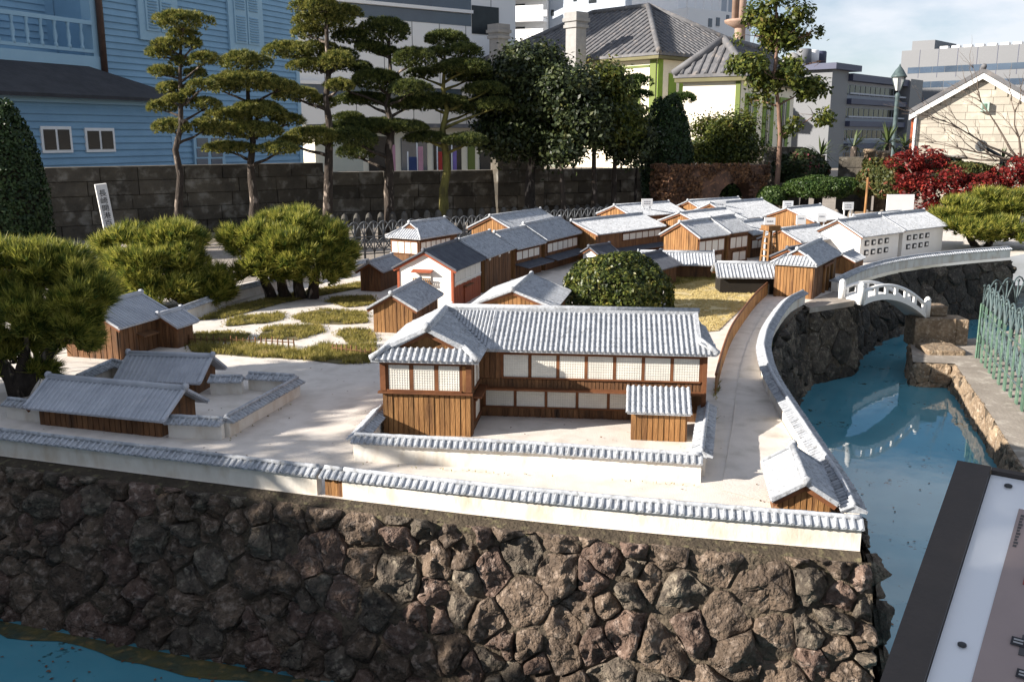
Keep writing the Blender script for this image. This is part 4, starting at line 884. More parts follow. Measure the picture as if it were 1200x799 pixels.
# watchtower
wt = empty('watchtower', G(900, 322), math.radians(20), label='small orange wooden watchtower standing above the white shed roof', cat='watchtower'); Zt = D(900, 270, wt.location.y).z - ZI
for i, (sx, sy) in enumerate(((-1, -1), (1, -1), (1, 1), (-1, 1))): MB().bar((sx * .075, sy * .075, 0), (sx * .045, sy * .045, Zt), .02, .02).build('leg', M_WOOD, wt)
MB().box(-.085, .085, -.085, .085, Zt, Zt + .014).build('platform', M_WOOD, wt); MB().box(-.075, .075, -.075, .075, Zt + .014, Zt + .055).build('parapet', M_WOOD, wt)
for k in range(6):
    z = Zt * (k + 1) / 7; r_ = .075 - .03 * (k + 1) / 7; MB().box(-r_, r_, -r_ - .006, -r_ + .006, z - .007, z + .007).build('brace', M_WOOD, wt); MB().box(-r_ - .006, -r_ + .006, -r_, r_, z - .007, z + .007).build('brace', M_WOOD, wt)
# round azalea bush
dome('azalea_bush', 'round clipped dark green azalea bush behind the long roof of the large house', (*G(722, 366)[:2], .27), (.47, .42, .345), 15000, .034, L_AZAL, flat=-.5, rough=.07)
# white signs on the island
def sign(px0, px1, py0, py1, Y, label, tilt=0, thick=.012, legs=2, zb=ZI, marks=2, group='white name boards on the miniature island'):
    a = D(px0, py1, Y); b = D(px1, py0, Y); root = empty('name_board', ((a.x + b.x) / 2, Y, zb), math.radians(tilt), label=label, cat='sign', group=group); w2 = (b.x - a.x) / 2
    MB().box(-w2, w2, -thick / 2, thick / 2, a.z - zb, b.z - zb).build('board', M_SIGN, root)
    for k in range(legs): x = (-w2 * .6, w2 * .6)[k]; MB().box(x - .008, x + .008, thick / 2 + .001, thick / 2 + .014, -.002, b.z - zb - .01).build('post', M_SIGN, root)
    h = b.z - a.z
    for k in range(marks):
        n = 4
        for i in range(n): x = -w2 * .6 + 1.2 * w2 * i / n; z = b.z - zb - h * (.35 + .3 * k); MB().box(x, x + w2 * .2, -thick / 2 - .002, -thick / 2 + .001, z - h * .09, z + h * .05).build('lettering', M('grey_lettering', (.3, .3, .32), (.25, .25, .27), 6, .6, 0), root)
sign(751.5, 765, 233, 241.5, 14.1, 'white name board on the roof nearest the dark broadleaf trees', 8)
sign(836, 851, 236, 246, 13.6, 'white name board below the ivy-covered arch wall', 8)
sign(862, 872.5, 255.5, 265, 11.9, 'white name board over the stepped roof left of the watchtower', 12, marks=1)
sign(895, 909, 255, 267, 11.0, 'white name board directly above the watchtower', 6, marks=1)
sign(917, 930, 235.5, 244, 13.8, 'white name board in front of the clipped hedge', 8)
sign(932.5, 945, 252, 263, 12.6, 'white name board between the far dark-sided house and the storehouses', 6, marks=1)
sign(957, 969, 250, 260, 12.5, 'white name board left of the far white-fronted house', 6, marks=1)
sign(987, 1001, 237, 246, 13.6, 'white name board tilted on the farthest roof near the bamboo pole', 10)
sign(1038, 1072, 228, 247, 15.0, 'large blank white board on legs in front of the red maple', 4, .03, zb=0, marks=0, group=None)

# ------------------------------------------------------------------ bridge and abutment
ba, bb_ = Vector((*G(999, 352)[:2], 0)), Vector((*G(1073, 369, -.11)[:2], 0)); bd = bb_ - ba; BL = bd.length; bang = math.atan2(bd.y, bd.x)
br = empty('arched_bridge', (ba.x, ba.y, 0), bang, label='small white arched bridge with open railings over the blue canal', cat='bridge'); BW = .27
arcz = lambda t, h: .115 - .20 * t ** 1.4 + h * 4 * t * (1 - t)
n = 14; vs = []; fs = []
for i in range(n + 1):
    t = i / n; x = BL * t
    for y in (-BW / 2, BW / 2): vs += [(x, y, arcz(t, .10)), (x, y, arcz(t, .10) - .055 + .012 * (1 - 4 * t * (1 - t)))]
for i in range(n):
    k = 4 * i; fs += [(k, k + 2, k + 6, k + 4), (k + 1, k + 5, k + 7, k + 3), (k, k + 4, k + 5, k + 1), (k + 2, k + 3, k + 7, k + 6)]
fs += [(0, 1, 3, 2), (4 * n, 4 * n + 2, 4 * n + 3, 4 * n + 1)]
MB().add(vs, fs).build('deck', M_WHITE, br)
for sy in (-1, 1):
    y = sy * (BW / 2 - .018)
    for i in range(7): t = (i + .3) / 6.6; MB().box(BL * t - .014, BL * t + .014, y - .014, y + .014, arcz(t, .10) - .005, arcz(t, .10) + .072).build('railing_post', M_WHITE, br)
    for dz in (.078, ): MB().tube([(BL * i / n, y, arcz(i / n, .10) + dz) for i in range(n + 1)], .017, 6).build('railing', M_WHITE, br)
    for x in (-.02, BL + .01): MB().lathe([(.032, 0), (.032, .15), (.026, .16), (.033, .168), (.02, .19), (.004, .2)], 12, (x, y, .09 if x < .2 else -.11)).build('end_post', M_WHITE, br)
ab = empty('stone_abutment', (*G(1104, 405, ZT)[:2], ZT), math.radians(-4), label='tan cut stone blocks stacked at the right foot of the white bridge', cat='abutment')
def rblock(x0, x1, y0, y1, z0, z1, root, mat=M_STONE, nm='stone_block'):
    mb = MB(); n = 5; c = .012
    mb.box(x0, x1, y0, y1, z0, z1); o = mb.build(nm, mat, root); m_ = o.modifiers.new('bevel', 'BEVEL'); m_.width = .014; m_.segments = 2; return o
u_ = PX(7.3)
rblock(-.27, .12, 0, .30, -.03, .265, ab); rblock(-.12, .06, .10, .28, .267, .37, ab); rblock(-.28, .06, -.42, -.06, -.05, .045, ab); rblock(.125, .25, .03, .3, -.02, .25, ab)

# ------------------------------------------------------------------ iron fences
def ironfence(label, pts, h, step, mat, post_mat, post_every, arch_r=.0075, zb=0., rings=True, pw=.028):
    pts = even(pts, step); o = Vector((pts[0].x, pts[0].y, zb)); root = empty('iron_fence', o, label=label, cat='fence'); lat = MB(); top = MB(); n = len(pts)
    P_ = [Vector((p.x, p.y, zb)) - o for p in pts]
    def A(i, j, z0, z1):                           # an arch from post i to post j
        a, b = P_[i], P_[j]; lat.tube([a.lerp(b, t) + Vector((0, 0, z0 + (z1 - z0) * math.sin(math.pi * t) ** .75)) for t in np.linspace(0, 1, 9)], arch_r, 5)
    for i in range(n):
        if i % post_every == 0: MB().box(-pw / 2, pw / 2, -.006, .006, 0, h * .72).build('post', post_mat, root, loc=P_[i], rz=math.atan2(P_[min(i + 1, n - 1)].y - P_[max(i - 1, 0)].y, P_[min(i + 1, n - 1)].x - P_[max(i - 1, 0)].x))
        lat.tube([P_[i], P_[i] + Vector((0, 0, h * .93))], arch_r, 5)
        if i + 2 < n: A(i, i + 2, h * .62, h); A(i, i + 2, h * .22, h * .58); A(i, i + 2, h * .62, h * .3)
        if rings: top.lathe([(.004, 0), (.013, .005), (.0145, .013), (.01, .022), (.003, .027)], 7, P_[i] + Vector((0, 0, h * .93)))
    for z in (h * .62, h * .2): lat.tube([p + Vector((0, 0, z)) for p in P_], arch_r, 5)
    lat.build('lattice', mat, root)
    if rings: top.build('finials', mat, root)
    return root
fc = G(1145, 419, ZT)
ironfence('green iron fence on the walkway at right, stretch nearest the viewer', [fc, G(1166, 446, ZT), G(1190, 472, ZT), G(1235, 530, ZT)], .70, .19, M_IRONB, M_IRON, 1, arch_r=.0075, pw=.062, zb=ZT)
ironfence('green iron fence turning away along the far bank at right', [fc, fc + Vector((.9, .62, 0)), fc + Vector((2.2, 1.9, 0))], .70, .19, M_IRONB, M_IRON, 2, arch_r=.0075, pw=.06, zb=ZT)
ironfence('dark iron ring fence in front of the old block wall', [Vector((-2.25, 11.9, 0)), Vector((-.7, 13.0, 0)), Vector((1.6, 14.9, 0)), Vector((2.6, 15.4, 0))], .52, .14, M('weathered_dark_iron', (.13, .14, .15), (.06, .065, .07), 10, .4, .1, 60, .05), M_IROND, 3, arch_r=.009)
# rounded stone bollards along the block wall
bm = MB().lathe([(.055, 0), (.055, .34), (.045, .40), (.02, .435), (.003, .44)], 10).mesh('bollard', M('dark_stone_bollard', (.10, .095, .085), (.05, .047, .042), 6, .9, .5, 30, .2))
for k, p in enumerate(even([Vector((-2.9, 14.2, 0)), Vector((-.6, 15.6, 0)), Vector((2.4, 17.0, 0))], .2)):
    obj('stone_bollard', bm, loc=p, label='rounded dark stone bollard in the row before the old block wall', cat='bollard', group='bollard row before the block wall')
bm2 = MB().lathe([(.06, 0), (.06, .30), (.048, .36), (.02, .40), (.003, .405)], 10).mesh('bollard', M('pale_stone_bollard', (.24, .21, .18), (.14, .12, .10), 6, .9, .5, 30, .2))
for k, p in enumerate(even([Vector((4.7, 15.9, 0)), Vector((7.6, 15.5, 0))], .24)):
    obj('stone_bollard', bm2, loc=p, label='rounded pale stone bollard in the row behind the far houses', cat='bollard', group='bollard row behind the far houses')
bp = D(1014, 240, 15.2); MB().tube([(0, 0, 0), (.01, 0, D(1014, 208, 15.2).z)], [.022, .018], 6).build('bamboo_pole', M_WOOD, loc=(bp.x, 15.2, 0), label='thin bamboo pole standing before the pink bush', cat='pole')

# ------------------------------------------------------------------ information board in the right foreground
bo = Vector((.75, 1.5, 1.06)); e1 = Vector((-.24, -.335, -.194)); e1n = e1.normalized(); e2n = Vector((.335, -.24, .0)).normalized(); nn = e1n.cross(e2n).normalized()
if nn.z < 0: nn = -nn
ib = empty('information_board', (bo.x + .1, bo.y - .3, 0), label='tilted information board with dark bronze frame in the right foreground', cat='information board'); o0 = Vector(ib.location)
def onb(u, v, h=0): return bo + e1n * u + e2n * v + nn * h - o0
BU, BV = .78, 1.1
def slab(name, u0, u1, v0, v1, h0, h1, mat, par): return MB().prism([onb(u0, v0, h0), onb(u1, v0, h0), onb(u1, v1, h0), onb(u0, v1, h0)], nn * (h1 - h0)).build(name, mat, par)
slab('backing', .004, BU - .004, .004, BV - .004, -.03, -.004, M_FRAME, ib)
fw_ = .052
slab('frame_side', 0, BU, 0, fw_, -.004, .010, M_FRAME, ib); slab('frame_side', 0, BU, BV - fw_, BV, -.004, .010, M_FRAME, ib); slab('frame_side', 0, .008, fw_ + .001, BV - fw_ - .001, -.004, .009, M_FRAME, ib); slab('frame_side', BU - fw_, BU, fw_ + .001, BV - fw_ - .001, -.004, .009, M_FRAME, ib)
pn = slab('white_panel', .009, BU - fw_ - .001, fw_ + .001, BV - fw_ - .001, -.003, .0, M('panel_white', (.74, .76, .79), (.71, .73, .76), 4, .3, 0, 30, 0, spec=.4), ib)
slab('printed_map', .075, BU - .09, .105, BV - .09, .0005, .0015, M_DRYG, pn)
MR = M('print_red', (.33, .07, .06), None, 5, .4, 0); MBl = M('print_navy', (.06, .07, .12), None, 5, .4, 0); MGr = M('print_grey', (.10, .095, .10), None, 5, .4, 0); MWh = M('print_white', (.5, .5, .5), None, 5, .4, 0)
for k, m_ in enumerate((MR, MWh, MBl)): slab('printed_flag', .205 + .012 * k, .226 + .012 * k, .135 + .017 * k, .152 + .017 * k, .002, .003, m_, pn)
for (u, v) in ((.315, .15), (.365, .165), (.41, .155)):
    slab('printed_house', u, u + .035, v, v + .04, .002, .003, MGr, pn); slab('printed_tag', u + .008, u + .022, v - .012, v + .006, .0035, .004, M_INK, pn)
    for j in range(2): slab('printed_tag', u + .011 + .005 * j, u + .0135 + .005 * j, v - .009, v + .003, .0042, .0046, MWh, pn)
for k in range(11): slab('printed_lettering', .088 + .0065 * k, .092 + .0065 * k, .110, .116 - .001 * (k % 3), .002, .0026, MGr, pn)
for (u, v) in ((.03, fw_ + .03), (.36, fw_ + .03)): MB().lathe([(.006, 0), (.006, .003), (.003, .0045)], 10, onb(u, v, .0005)).build('screw', M_IROND, pn)
for v in (.25, BV - .25): MB().tube([onb(.4, v, -.03), Vector((onb(.4, v, 0).x, onb(.4, v, 0).y, 0))], .03, 8).build('leg', M_FRAME, ib)

# ------------------------------------------------------------------ old block wall behind the island
def ashlar(label, A, B, h, course, root_name='block_wall', seed=1, mat=M_ASHLAR, lmin=.45, lmax=.95, thick=.4, proud=.03):
    rs = random.Random(seed); A, B = Vector((*A, 0)), Vector((*B, 0)); d = B - A; ln = d.length; a = math.atan2(d.y, d.x); root = empty(root_name, A, a, label=label, cat='wall'); nC = round(h / course); me = cube_mesh(mat)
    MB().box(.01, ln - .01, .02, thick, -.01, h - .03).build('core', M_JOINT, root)
    for c in range(nC):
        x = 0
        while x < ln - .01:
            w = min(rs.uniform(lmin, lmax), ln - x)
            if ln - x - w < .2: w = ln - x
            z0 = h * c / nC; pr = proud * rs.random(); o = obj('stone_block', me, root, loc=(x + .006, -pr, z0 + .005), scale=(w - .012, thick + pr - .03, h / nC - .01)); x += w
    return root
ashlar('long dark weathered block wall below the pale blue house', (-11.5, 11.3), (-3.4, 17.2), 1.13, .226, seed=3)
ashlar('dark weathered block wall behind the row of trees in the middle', (-3.4, 17.22), (3.4, 19.9), .96, .24, seed=5)
ashlar('block pillar standing proud in the dark wall behind the trees', (-.28, 18.15), (.62, 18.5), 1.2, .24, root_name='wall_pillar', seed=8, lmin=.4, lmax=.5)

# ------------------------------------------------------------------ buildings measured on upright planes
class Face:
    def __init__(s, A, B, root): s.A, s.B, s.root = A, B, root; s.a = math.atan2(B[1] - A[1], B[0] - A[0])
    def sz(s, x, y): return W(x, y, s.A, s.B)
    def box(s, name, x0, y0, x1, y1, front, back, mat, parent=None, **kw):
        ym = (y0 + y1) / 2; xm = (x0 + x1) / 2; s0 = s.sz(x0, ym)[0]; s1 = s.sz(x1, ym)[0]; z0 = s.sz(xm, y1)[1]; z1 = s.sz(xm, y0)[1]
        return MB().box(s0, s1, -front, back, max(z0, -.01), z1).build(name, mat, parent or s.root, **kw)
# --- pale blue clapboard house
bdir = Vector((.42, .907, 0)); bn = Vector((.907, -.42, 0)); pb = D(100, 115, 22.); pb = Vector((pb.x, pb.y, 0)) - bn * .35
LA, LB = pb - bdir * 8, pb + bdir * 8; MA = LA - bn * 1.5; MBb = LB - bn * 1.5
bh = empty('clapboard_house', MA, math.atan2(bdir.y, bdir.x), label='pale blue clapboard house with louvred shutters and balcony behind the block wall', cat='house')
fm = Face(MA, MBb, bh); sR = fm.sz(350, 80)[0]; sP = fm.sz(108, 40)[0]; TOPZ = 8.2; sL = -1.2
MB().box(sP, sR, .05, 8, 0, TOPZ).build('wall', M_BLUE, bh); MB().box(sL, sP - .02, 1.25, 8, 0, TOPZ).build('wall', M_BLUE, bh)
def boards(x0, x1, z0, z1, exp, yf, root, mat=M_BLUE):
    n = round((z1 - z0) / exp); key = ('clap', round(x1 - x0, 2), exp, mat.name)
    if key not in _cube: L_ = x1 - x0; _cube[key] = MB().prism([(0, 0, 0), (0, -.045, 0), (0, -.006, exp * 1.02), (0, .01, exp * 1.02)], (L_, 0, 0)).mesh('clapboard', mat)
    for k in range(n): obj('clapboard', _cube[key], root, loc=(x0, yf, z0 + exp * k))
boards(sP + .25, sR - .14, 0, 6.9, .165, .05, bh); boards(sL, sP - .3, 2.5, 6.9, .165, 1.25, bh)
for s0, s1 in ((sR - .15, sR + .03), ): MB().box(s0, s1, -.01, .3, 0, TOPZ).build('corner_board', M_BLUET, bh)
MB().box(sP - .02, sP + .26, -.02, .3, 2.2, TOPZ).build('porch_column', M_BLUET, bh)
pz = MB(); s_ = fm.sz(111, 40)[0]; pz.tube([(s_ + .12, -.1, 2.6), (s_ + .12, -.1, TOPZ)], .085, 8); pz.build('drainpipe', M_PIPE, bh)
# balcony
zr1 = fm.sz(50, 20)[1]; zr0 = fm.sz(50, 55)[1]
MB().box(sL, sP - .02, -.05, .06, zr1 - .05, zr1 + .05).build('balcony_rail', M_BLUET, bh); MB().box(sL, sP - .02, -.04, .05, zr0 - .04, zr0 + .04).build('balcony_rail', M_BLUET, bh)
MB().box(sL, sP + .2, -.06, 1.3, zr0 - .5, zr0 - .12).build('balcony_floor', M_BLUET, bh)
balm = MB().lathe([(.05, 0), (.05, .08), (.03, .12), (.055, (zr1 - zr0) * .4), (.03, (zr1 - zr0) * .7), (.05, zr1 - zr0 - .1), (.05, zr1 - zr0 - .05)], 8).mesh('baluster', M_BLUET)
k = sL + .1
while k < sP - .1: obj('baluster', balm, bh, loc=(k, 0, zr0 + .02)); k += .385
# shutters
for (x0, y0, x1, y1) in ((162, -40, 208, 49), (267, -32, 307, 62)):
    f0 = fm.sz(x0, 30)[0]; f1 = fm.sz(x1, 30)[0]; zb_ = fm.sz((x0 + x1) / 2, y1)[1]; zt = zb_ + 2.9; wn = MB().box(f0, f1, -.05, .03, zb_, zt).build('window_frame', M_BLUET, bh)
    hw_ = (f1 - f0 - .5) / 2
    for i in range(2):
        xa = f0 + .22 + i * (hw_ + .06); sh = MB().box(xa, xa + hw_, -.085, -.052, zb_ + .25, zt - .2).build('shutter', M_BLUET, wn); sl_ = MB(); z = zb_ + .36
        while z < zt - .3:
            if not (zb_ + 1.05 < z < zb_ + 1.2): sl_.prism([(xa + .07, -.086, z), (xa + .07, -.115, z - .03), (xa + .07, -.105, z - .045), (xa + .07, -.086, z - .02)], (hw_ - .14, 0, 0))
            z += .075
        sl_.build('louvres', M_BLUE, wn)
# lean-to
s0, s1 = -6., W(203, 150, LA, LB)[0]; off = 1.5; ez = W(100, 113, LA, LB)[1] - .05; lx = s1
ltr = empty('lean_to', (0, -off, 0)); ltr.parent = bh
MB().box(s0, s1, .0, off, 0, ez).build('lean_to_wall', M_BLUE, bh, loc=(0, -off, 0)); boards(s0, s1, 0, ez - .15, .16, -off, bh)
MB().box(s0, s1 + .1, -off - .12, -off - .02, ez - .12, ez + .06).build('fascia', M_BLUET, bh)
rz_ = fm.sz(60, 73)[1]; MB().prism([(s0, -off - .4, ez + .06), (s1 + .35, -off - .4, ez + .06), (s1 - 1.3, .02, rz_), (s0, .02, rz_)], (0, 0, -.08)).build('lean_to_roof', M_ASPH, bh)
MB().prism([(s1 + .35, -off - .4, ez + .062), (s1 + .35, .02, ez + .062), (s1 - 1.3, .02, rz_ + .002)], (0, 0, -.08)).build('lean_to_roof', M_ASPH, bh)
MB().box(s1 - .12, s1 + .02, -off - .04, -off + .1, 0, ez - .1).build('corner_board', M_BLUET, bh)
for (x0, y0, x1, y1) in ((45, 148, 84, 179), (97, 150, 134, 178)):
    a0, zt = W(x0, y0, LA, LB); a1, zb_ = W(x1, y1, LA, LB); wn = MB().box(a0, a1, -off - .06, -off + .01, zb_, zt).build('window', M_WHITE, bh)
    for i in range(2): xa = a0 + .06 + i * (a1 - a0 - .06) / 2; MB().box(xa, xa + (a1 - a0) / 2 - .1, -off - .075, -off - .061, zb_ + .07, zt - .07).build('pane', M_GLASS, wn)
wn = fm.box('window', 226, 158, 262, 195, .05, .02, M_BLUET)
for x0, x1 in ((229, 242), (246, 259)):
    for y0, y1 in ((162, 172), (174, 184), (186, 195)): fm.box('pane', x0, y0, x1, y1, .065, -.051, M_GLASSB, wn)

# --- hip-roofed house with pantiles
def hiphouse(label, C, u, lu, lv, ez, pitch, wallm, ov=.5, name='hip_roofed_house', ribs=.32):
    v = Vector((-u.y, u.x, 0)); v = v if v.y > 0 else -v          # u runs along the left face, v along the right face
    root = empty(name, (C.x, C.y, 0), label=label, cat='house'); Q = lambda a, b, z: u * a + v * b + Vector((0, 0, z))
    MB().prism([Q(ov, ov, -.01), Q(lu - ov, ov, -.01), Q(lu - ov, lv - ov, -.01), Q(ov, lv - ov, -.01)], (0, 0, ez)).build('wall', wallm, root)
    hw = min(lu, lv) / 2; rz = ez + hw * pitch; r = MB(); t = MB()
    if lu >= lv: R0, R1 = Q(hw, lv / 2, rz), Q(lu - hw, lv / 2, rz)
    else: R0, R1 = Q(lu / 2, hw, rz), Q(lu / 2, lv - hw, rz)
    c = [Q(0, 0, ez), Q(lu, 0, ez), Q(lu, lv, ez), Q(0, lv, ez)]
    fa = [[c[0], c[1], R1, R0], [c[1], c[2], R1], [c[2], c[3], R0, R1], [c[3], c[0], R0]] if lu >= lv else [[c[0], c[1], R0], [c[1], c[2], R1, R0], [c[2], c[3], R1], [c[3], c[0], R0, R1]]
    for f_ in fa: r.prism(f_, (0, 0, -.12))
    ro = r.build('roof', M_KAWARA, root)
    for e0, e1, L_ in ((c[0], c[1], lu), (c[0], c[3], lv)):      # tile rows on the two seen slopes
        d = (e1 - e0).normalized(); inn = v if e1 is c[1] else u; n = int(L_ / ribs)
        for k in range(n + 1):
            s = L_ * k / n; dep = min(hw, s, L_ - s)
            if dep > .1: p = e0 + d * s; rib(t, p + inn * dep + Vector((0, 0, dep * pitch)), p + Vector((0, 0, 0)), .07, Vector((0, 0, 1)) - inn * pitch, max(2, int(dep / .35)))
    t.build('roof_tiles', M_KAWARA, ro, kind='stuff')
    for a, b in ((c[0], R0), (c[1], R1 if lu >= lv else R0), (c[3], R0 if lu >= lv else R1), (R0, R1)): MB().tube([a + Vector((0, 0, .05)), b + Vector((0, 0, .08))], .15, 7).build('ridge', M_KAWARA, ro)
    MB().prism([Q(.04, .04, ez - .14), Q(lu - .04, .04, ez - .14), Q(lu - .04, lv - .04, ez - .14), Q(.04, lv - .04, ez - .14)], (0, 0, -.14)).build('eaves', M('olive_brown_eaves', (.13, .12, .06), (.10, .09, .045), 2, .7, 0), root)
    return root, Q
Z1 = 5.5; C1 = G(772, 61, Z1); L1 = G(653, 71, Z1); u1 = Vector((L1.x - C1.x, L1.y - C1.y, 0)).normalized()
h1, Q1 = hiphouse('white house with green shutters, grey pantile hip roof and two chimneys', C1, u1, 14.5, 10.4, Z1, .57, M_CREAM, ribs=.4)
fA = Vector((C1.x, C1.y, 0)) + u1 * 15 + Vector((-u1.y, u1.x, 0)) * (.5 if -u1.y * 0 + u1.x > 0 else -.5); 
v1 = Vector((-u1.y, u1.x, 0)); v1 = v1 if v1.y > 0 else -v1
def onface(root, C, u, v, along, off, a0, a1, z0, z1, front, back, mat, name, parent=None):
    """box on a face: 'u' face lies along u at v=off, 'v' face along v at u=off"""
    d, n_ = (u, v) if along == 'u' else (v, u); o = n_ * off
    P0 = [o + d * a0 + n_ * -front, o + d * a1 + n_ * -front, o + d * a1 + n_ * back, o + d * a0 + n_ * back]
    return MB().prism([p + Vector((0, 0, z0)) for p in P0], (0, 0, z1 - z0)).build(name, mat, parent or root)
F1 = lambda *a, **k: onface(h1, C1, u1, v1, *a, **k)
F1('u', .5, .52, .9, 0, Z1 - .28, .06, .05, M_GREENP, 'corner_board'); F1('v', .5, .52, .9, 0, Z1 - .28, .06, .05, M_GREEND, 'corner_board')
for k in range(5):
    a = 1.5 + k * 2.6; w_ = F1('u', .5, a, a + 1.5, 1.2, Z1 - 1.3, .05, .02, M_GREENP, 'window'); F1('u', .5, a + .45, a + 1.05, 1.3, Z1 - 1.4, .08, -.051, M_CREAM if k % 2 else M_GREENP, 'shutter', w_); F1('u', .5, a - .15, a + 1.65, Z1 - 1.3, Z1 - 1.15, .12, .0, M_GREENP, 'lintel', w_)
for k in range(2):
    a = 1.4 + k * 2.6; w_ = F1('v', .5, a, a + 1.4, .9, Z1 - .9, .05, .02, M_GREEND, 'window'); F1('v', .5, a + .55, a + .75, 1., Z1 - 1., .07, -.051, M_CREAM, 'mullion', w_)
F1('u', .5, 0.95, 15., Z1 - .62, Z1 - .52, .05, .0, M_GREENP, 'trim_band')
def chimney(px0, px1, pytop, pybot, Yc, root, o):
    a = D(px0, pytop, Yc); b = D(px1, pybot, Yc); cx = (a.x + b.x) / 2; w_ = (b.x - a.x) / 2 * .86; zt, zb_ = a.z, b.z; c = empty('chimney', (cx - o.x, Yc - o.y, 0)); c.parent = root; c.rotation_euler = (0, 0, math.atan2(u1.y, u1.x) + math.pi)
    MB().box(-w_ * .8, w_ * .8, -w_ * .8, w_ * .8, zb_ - .8, zt - .75).build('shaft', M_CHIM, c)
    for k, (e, z0, z1) in enumerate(((1.0, .75, .6), (.9, .6, .45), (1.08, .45, .28), (.95, .28, 0))): MB().box(-w_ * e, w_ * e, -w_ * e, w_ * e, zt - z0, zt - z1).build('chimney_course', M_CHIM, c)
chimney(663, 687, 15, 62, 49.5, h1, C1); chimney(573, 596, 29, 60, 53., h1, C1)
Z2 = 3.9; C2 = G(876, 85, Z2); L2 = G(789, 88, Z2); u2 = Vector((L2.x - C2.x, L2.y - C2.y, 0)).normalized(); lu2 = (Vector((L2.x, L2.y, 0)) - Vector((C2.x, C2.y, 0))).length
h2, Q2 = hiphouse('small white house with blank sunlit wall and hipped pantile roof, behind the tall loose tree', C2, u2, lu2, 8.2, Z2, .9, M_CREAM, ov=.3, ribs=.3); v2 = Vector((-u2.y, u2.x, 0)); v2 = v2 if v2.y > 0 else -v2
F2 = lambda *a, **k: onface(h2, C2, u2, v2, *a, **k)
F2('u', .3, .32, .5, 0, Z2 - .28, .06, .05, M_GREENP, 'corner_board')
for k in range(3):
    a = .8 + k * 2.4; w_ = F2('v', .3, a, a + 1.5, .8, Z2 - .7, .05, .02, M_GREEND, 'window'); F2('v', .3, a + .35, a + .95, .9, Z2 - .8, .07, -.051, M_GLASS, 'pane', w_); F2('v', .3, a + .62, a + .68, .9, Z2 - .8, .085, -.071, M_CREAM, 'mullion', w_)
fin = D(929, 66, 40.); MB().lathe([(.35, 0), (.3, .9), (.42, 1.0), (.3, 1.2), (.05, 1.35)], 10, (fin.x - C2.x, fin.y - C2.y, fin.z - 1.2)).build('chimney', M_CHIM, h2)

# --- far town buildings
def block(name, label, A, B, depth, ztop, mat, cat='building'):
    a = math.atan2(B[1] - A[1], B[0] - A[0]); ln = math.dist(A, B); root = empty(name, (A[0], A[1], 0), a, label=label, cat=cat); MB().box(0, ln, 0, depth, -.01, ztop).build('walls', mat, root); return root, Face(A, B, root), ln
k0 = D(604, 80, 60.); A = (k0.x - .8 * 22, k0.y - .6 * 22); B = (k0.x, k0.y)
r_, f_, ln = block('office_building', 'white panelled office block with dark ribbon windows behind the pines', A, B, 18, 22, M_TOWERW)
for y0, y1 in ((2, 30), ): pass
s1_ = f_.sz(552, 24)[0]; z0, z1 = f_.sz(500, 27)[1], f_.sz(500, 12)[1]
MB().box(.2, s1_, -.02, .4, z0, z1).build('window_band', M_GLASSB, r_); MB().box(.2, s1_, -.25, -.02, z1, z1 + .18).build('sunshade', M_TOWERW, r_)
MB().box(.2, s1_, -.02, .4, z1 + .2, z1 + .8).build('window_band', M_GLASSB, r_); MB().box(s1_ + .05, s1_ + 2., -.04, .4, z0 - .4, z1 + .5).build('window_band', M_GLASS, r_)
for k in range(1, 4):
    dz = 4.3 * k
    if z0 - dz > .5: MB().box(2, ln - 4, -.02, .4, z0 - dz, z1 - dz).build('window_band', M_GLASSB, r_); MB().box(2, ln - 4, -.25, -.02, z1 - dz, z1 - dz + .18).build('sunshade', M_TOWERW, r_)
for k in range(1, 12): MB().box(k * ln / 12 - .02, k * ln / 12 + .02, -.012, .0, 0, 22).build('panel_joint', M_GREYC, r_)
ka, kb = D(425, 170, 34.), D(612, 170, 38.); r_, f_, ln = block('shop_building', 'low cream building with dark openings behind the middle block wall', (ka.x, ka.y), (kb.x, kb.y), 6, D(500, 150, 36).z, M_CREAM)
for (x0, y0, x1, y1, m_) in ((432, 160, 462, 205, M_GLASS), (470, 162, 500, 205, M_GLASSB), (508, 160, 540, 205, M_GLASS), (548, 164, 556, 205, M_GREENP), (562, 158, 596, 176, M_GREENP), (562, 178, 596, 205, M_GLASS)): f_.box('opening', x0, y0, x1, y1, .05, .1, m_)
MB().box(-.3, ln + .3, -.7, 6, D(500, 150, 36).z, D(500, 150, 36).z + .14).build('roof_slab', M_KAWARA, r_)
k1 = D(641, 20, 85.); r_, f_, ln = block('apartment_building', 'far white apartment block with balcony slabs above the pantile roof', (k1.x - 9, k1.y + 3), (k1.x, k1.y), 12, 26, M_TOWERW)
for k in range(3):
    z = f_.sz(620, 16 + 27 * k - 20)[1]; MB().box(-.3, ln + .0, -1.2, -.02, z - .3, z).build('balcony_slab', M_TOWERW, r_); MB().box(-.3, ln, -1.22, -1.1, z, z + 1.0).build('balcony_wall', M_TOWERW, r_)
    for i in range(3): MB().box(.8 + 2.6 * i, 2.3 + 2.6 * i, -.04, .1, z - 2.1, z - .6).build('window', M_GLASS, r_)
k2 = D(772, 20, 78.); r_, f_, ln = block('apartment_building', 'plain pale grey apartment wall rising behind the chimney', (k1.x + .2, k1.y + .4), (k2.x, k2.y), 14, 24, M_PALEB)
for (x0, y0, x1, y1) in ((646, 12, 649, 19), (690, 0, 699, 4), (672, 0, 676, 2)): f_.box('window', x0, y0, x1, y1, .04, .1, M_GLASS)
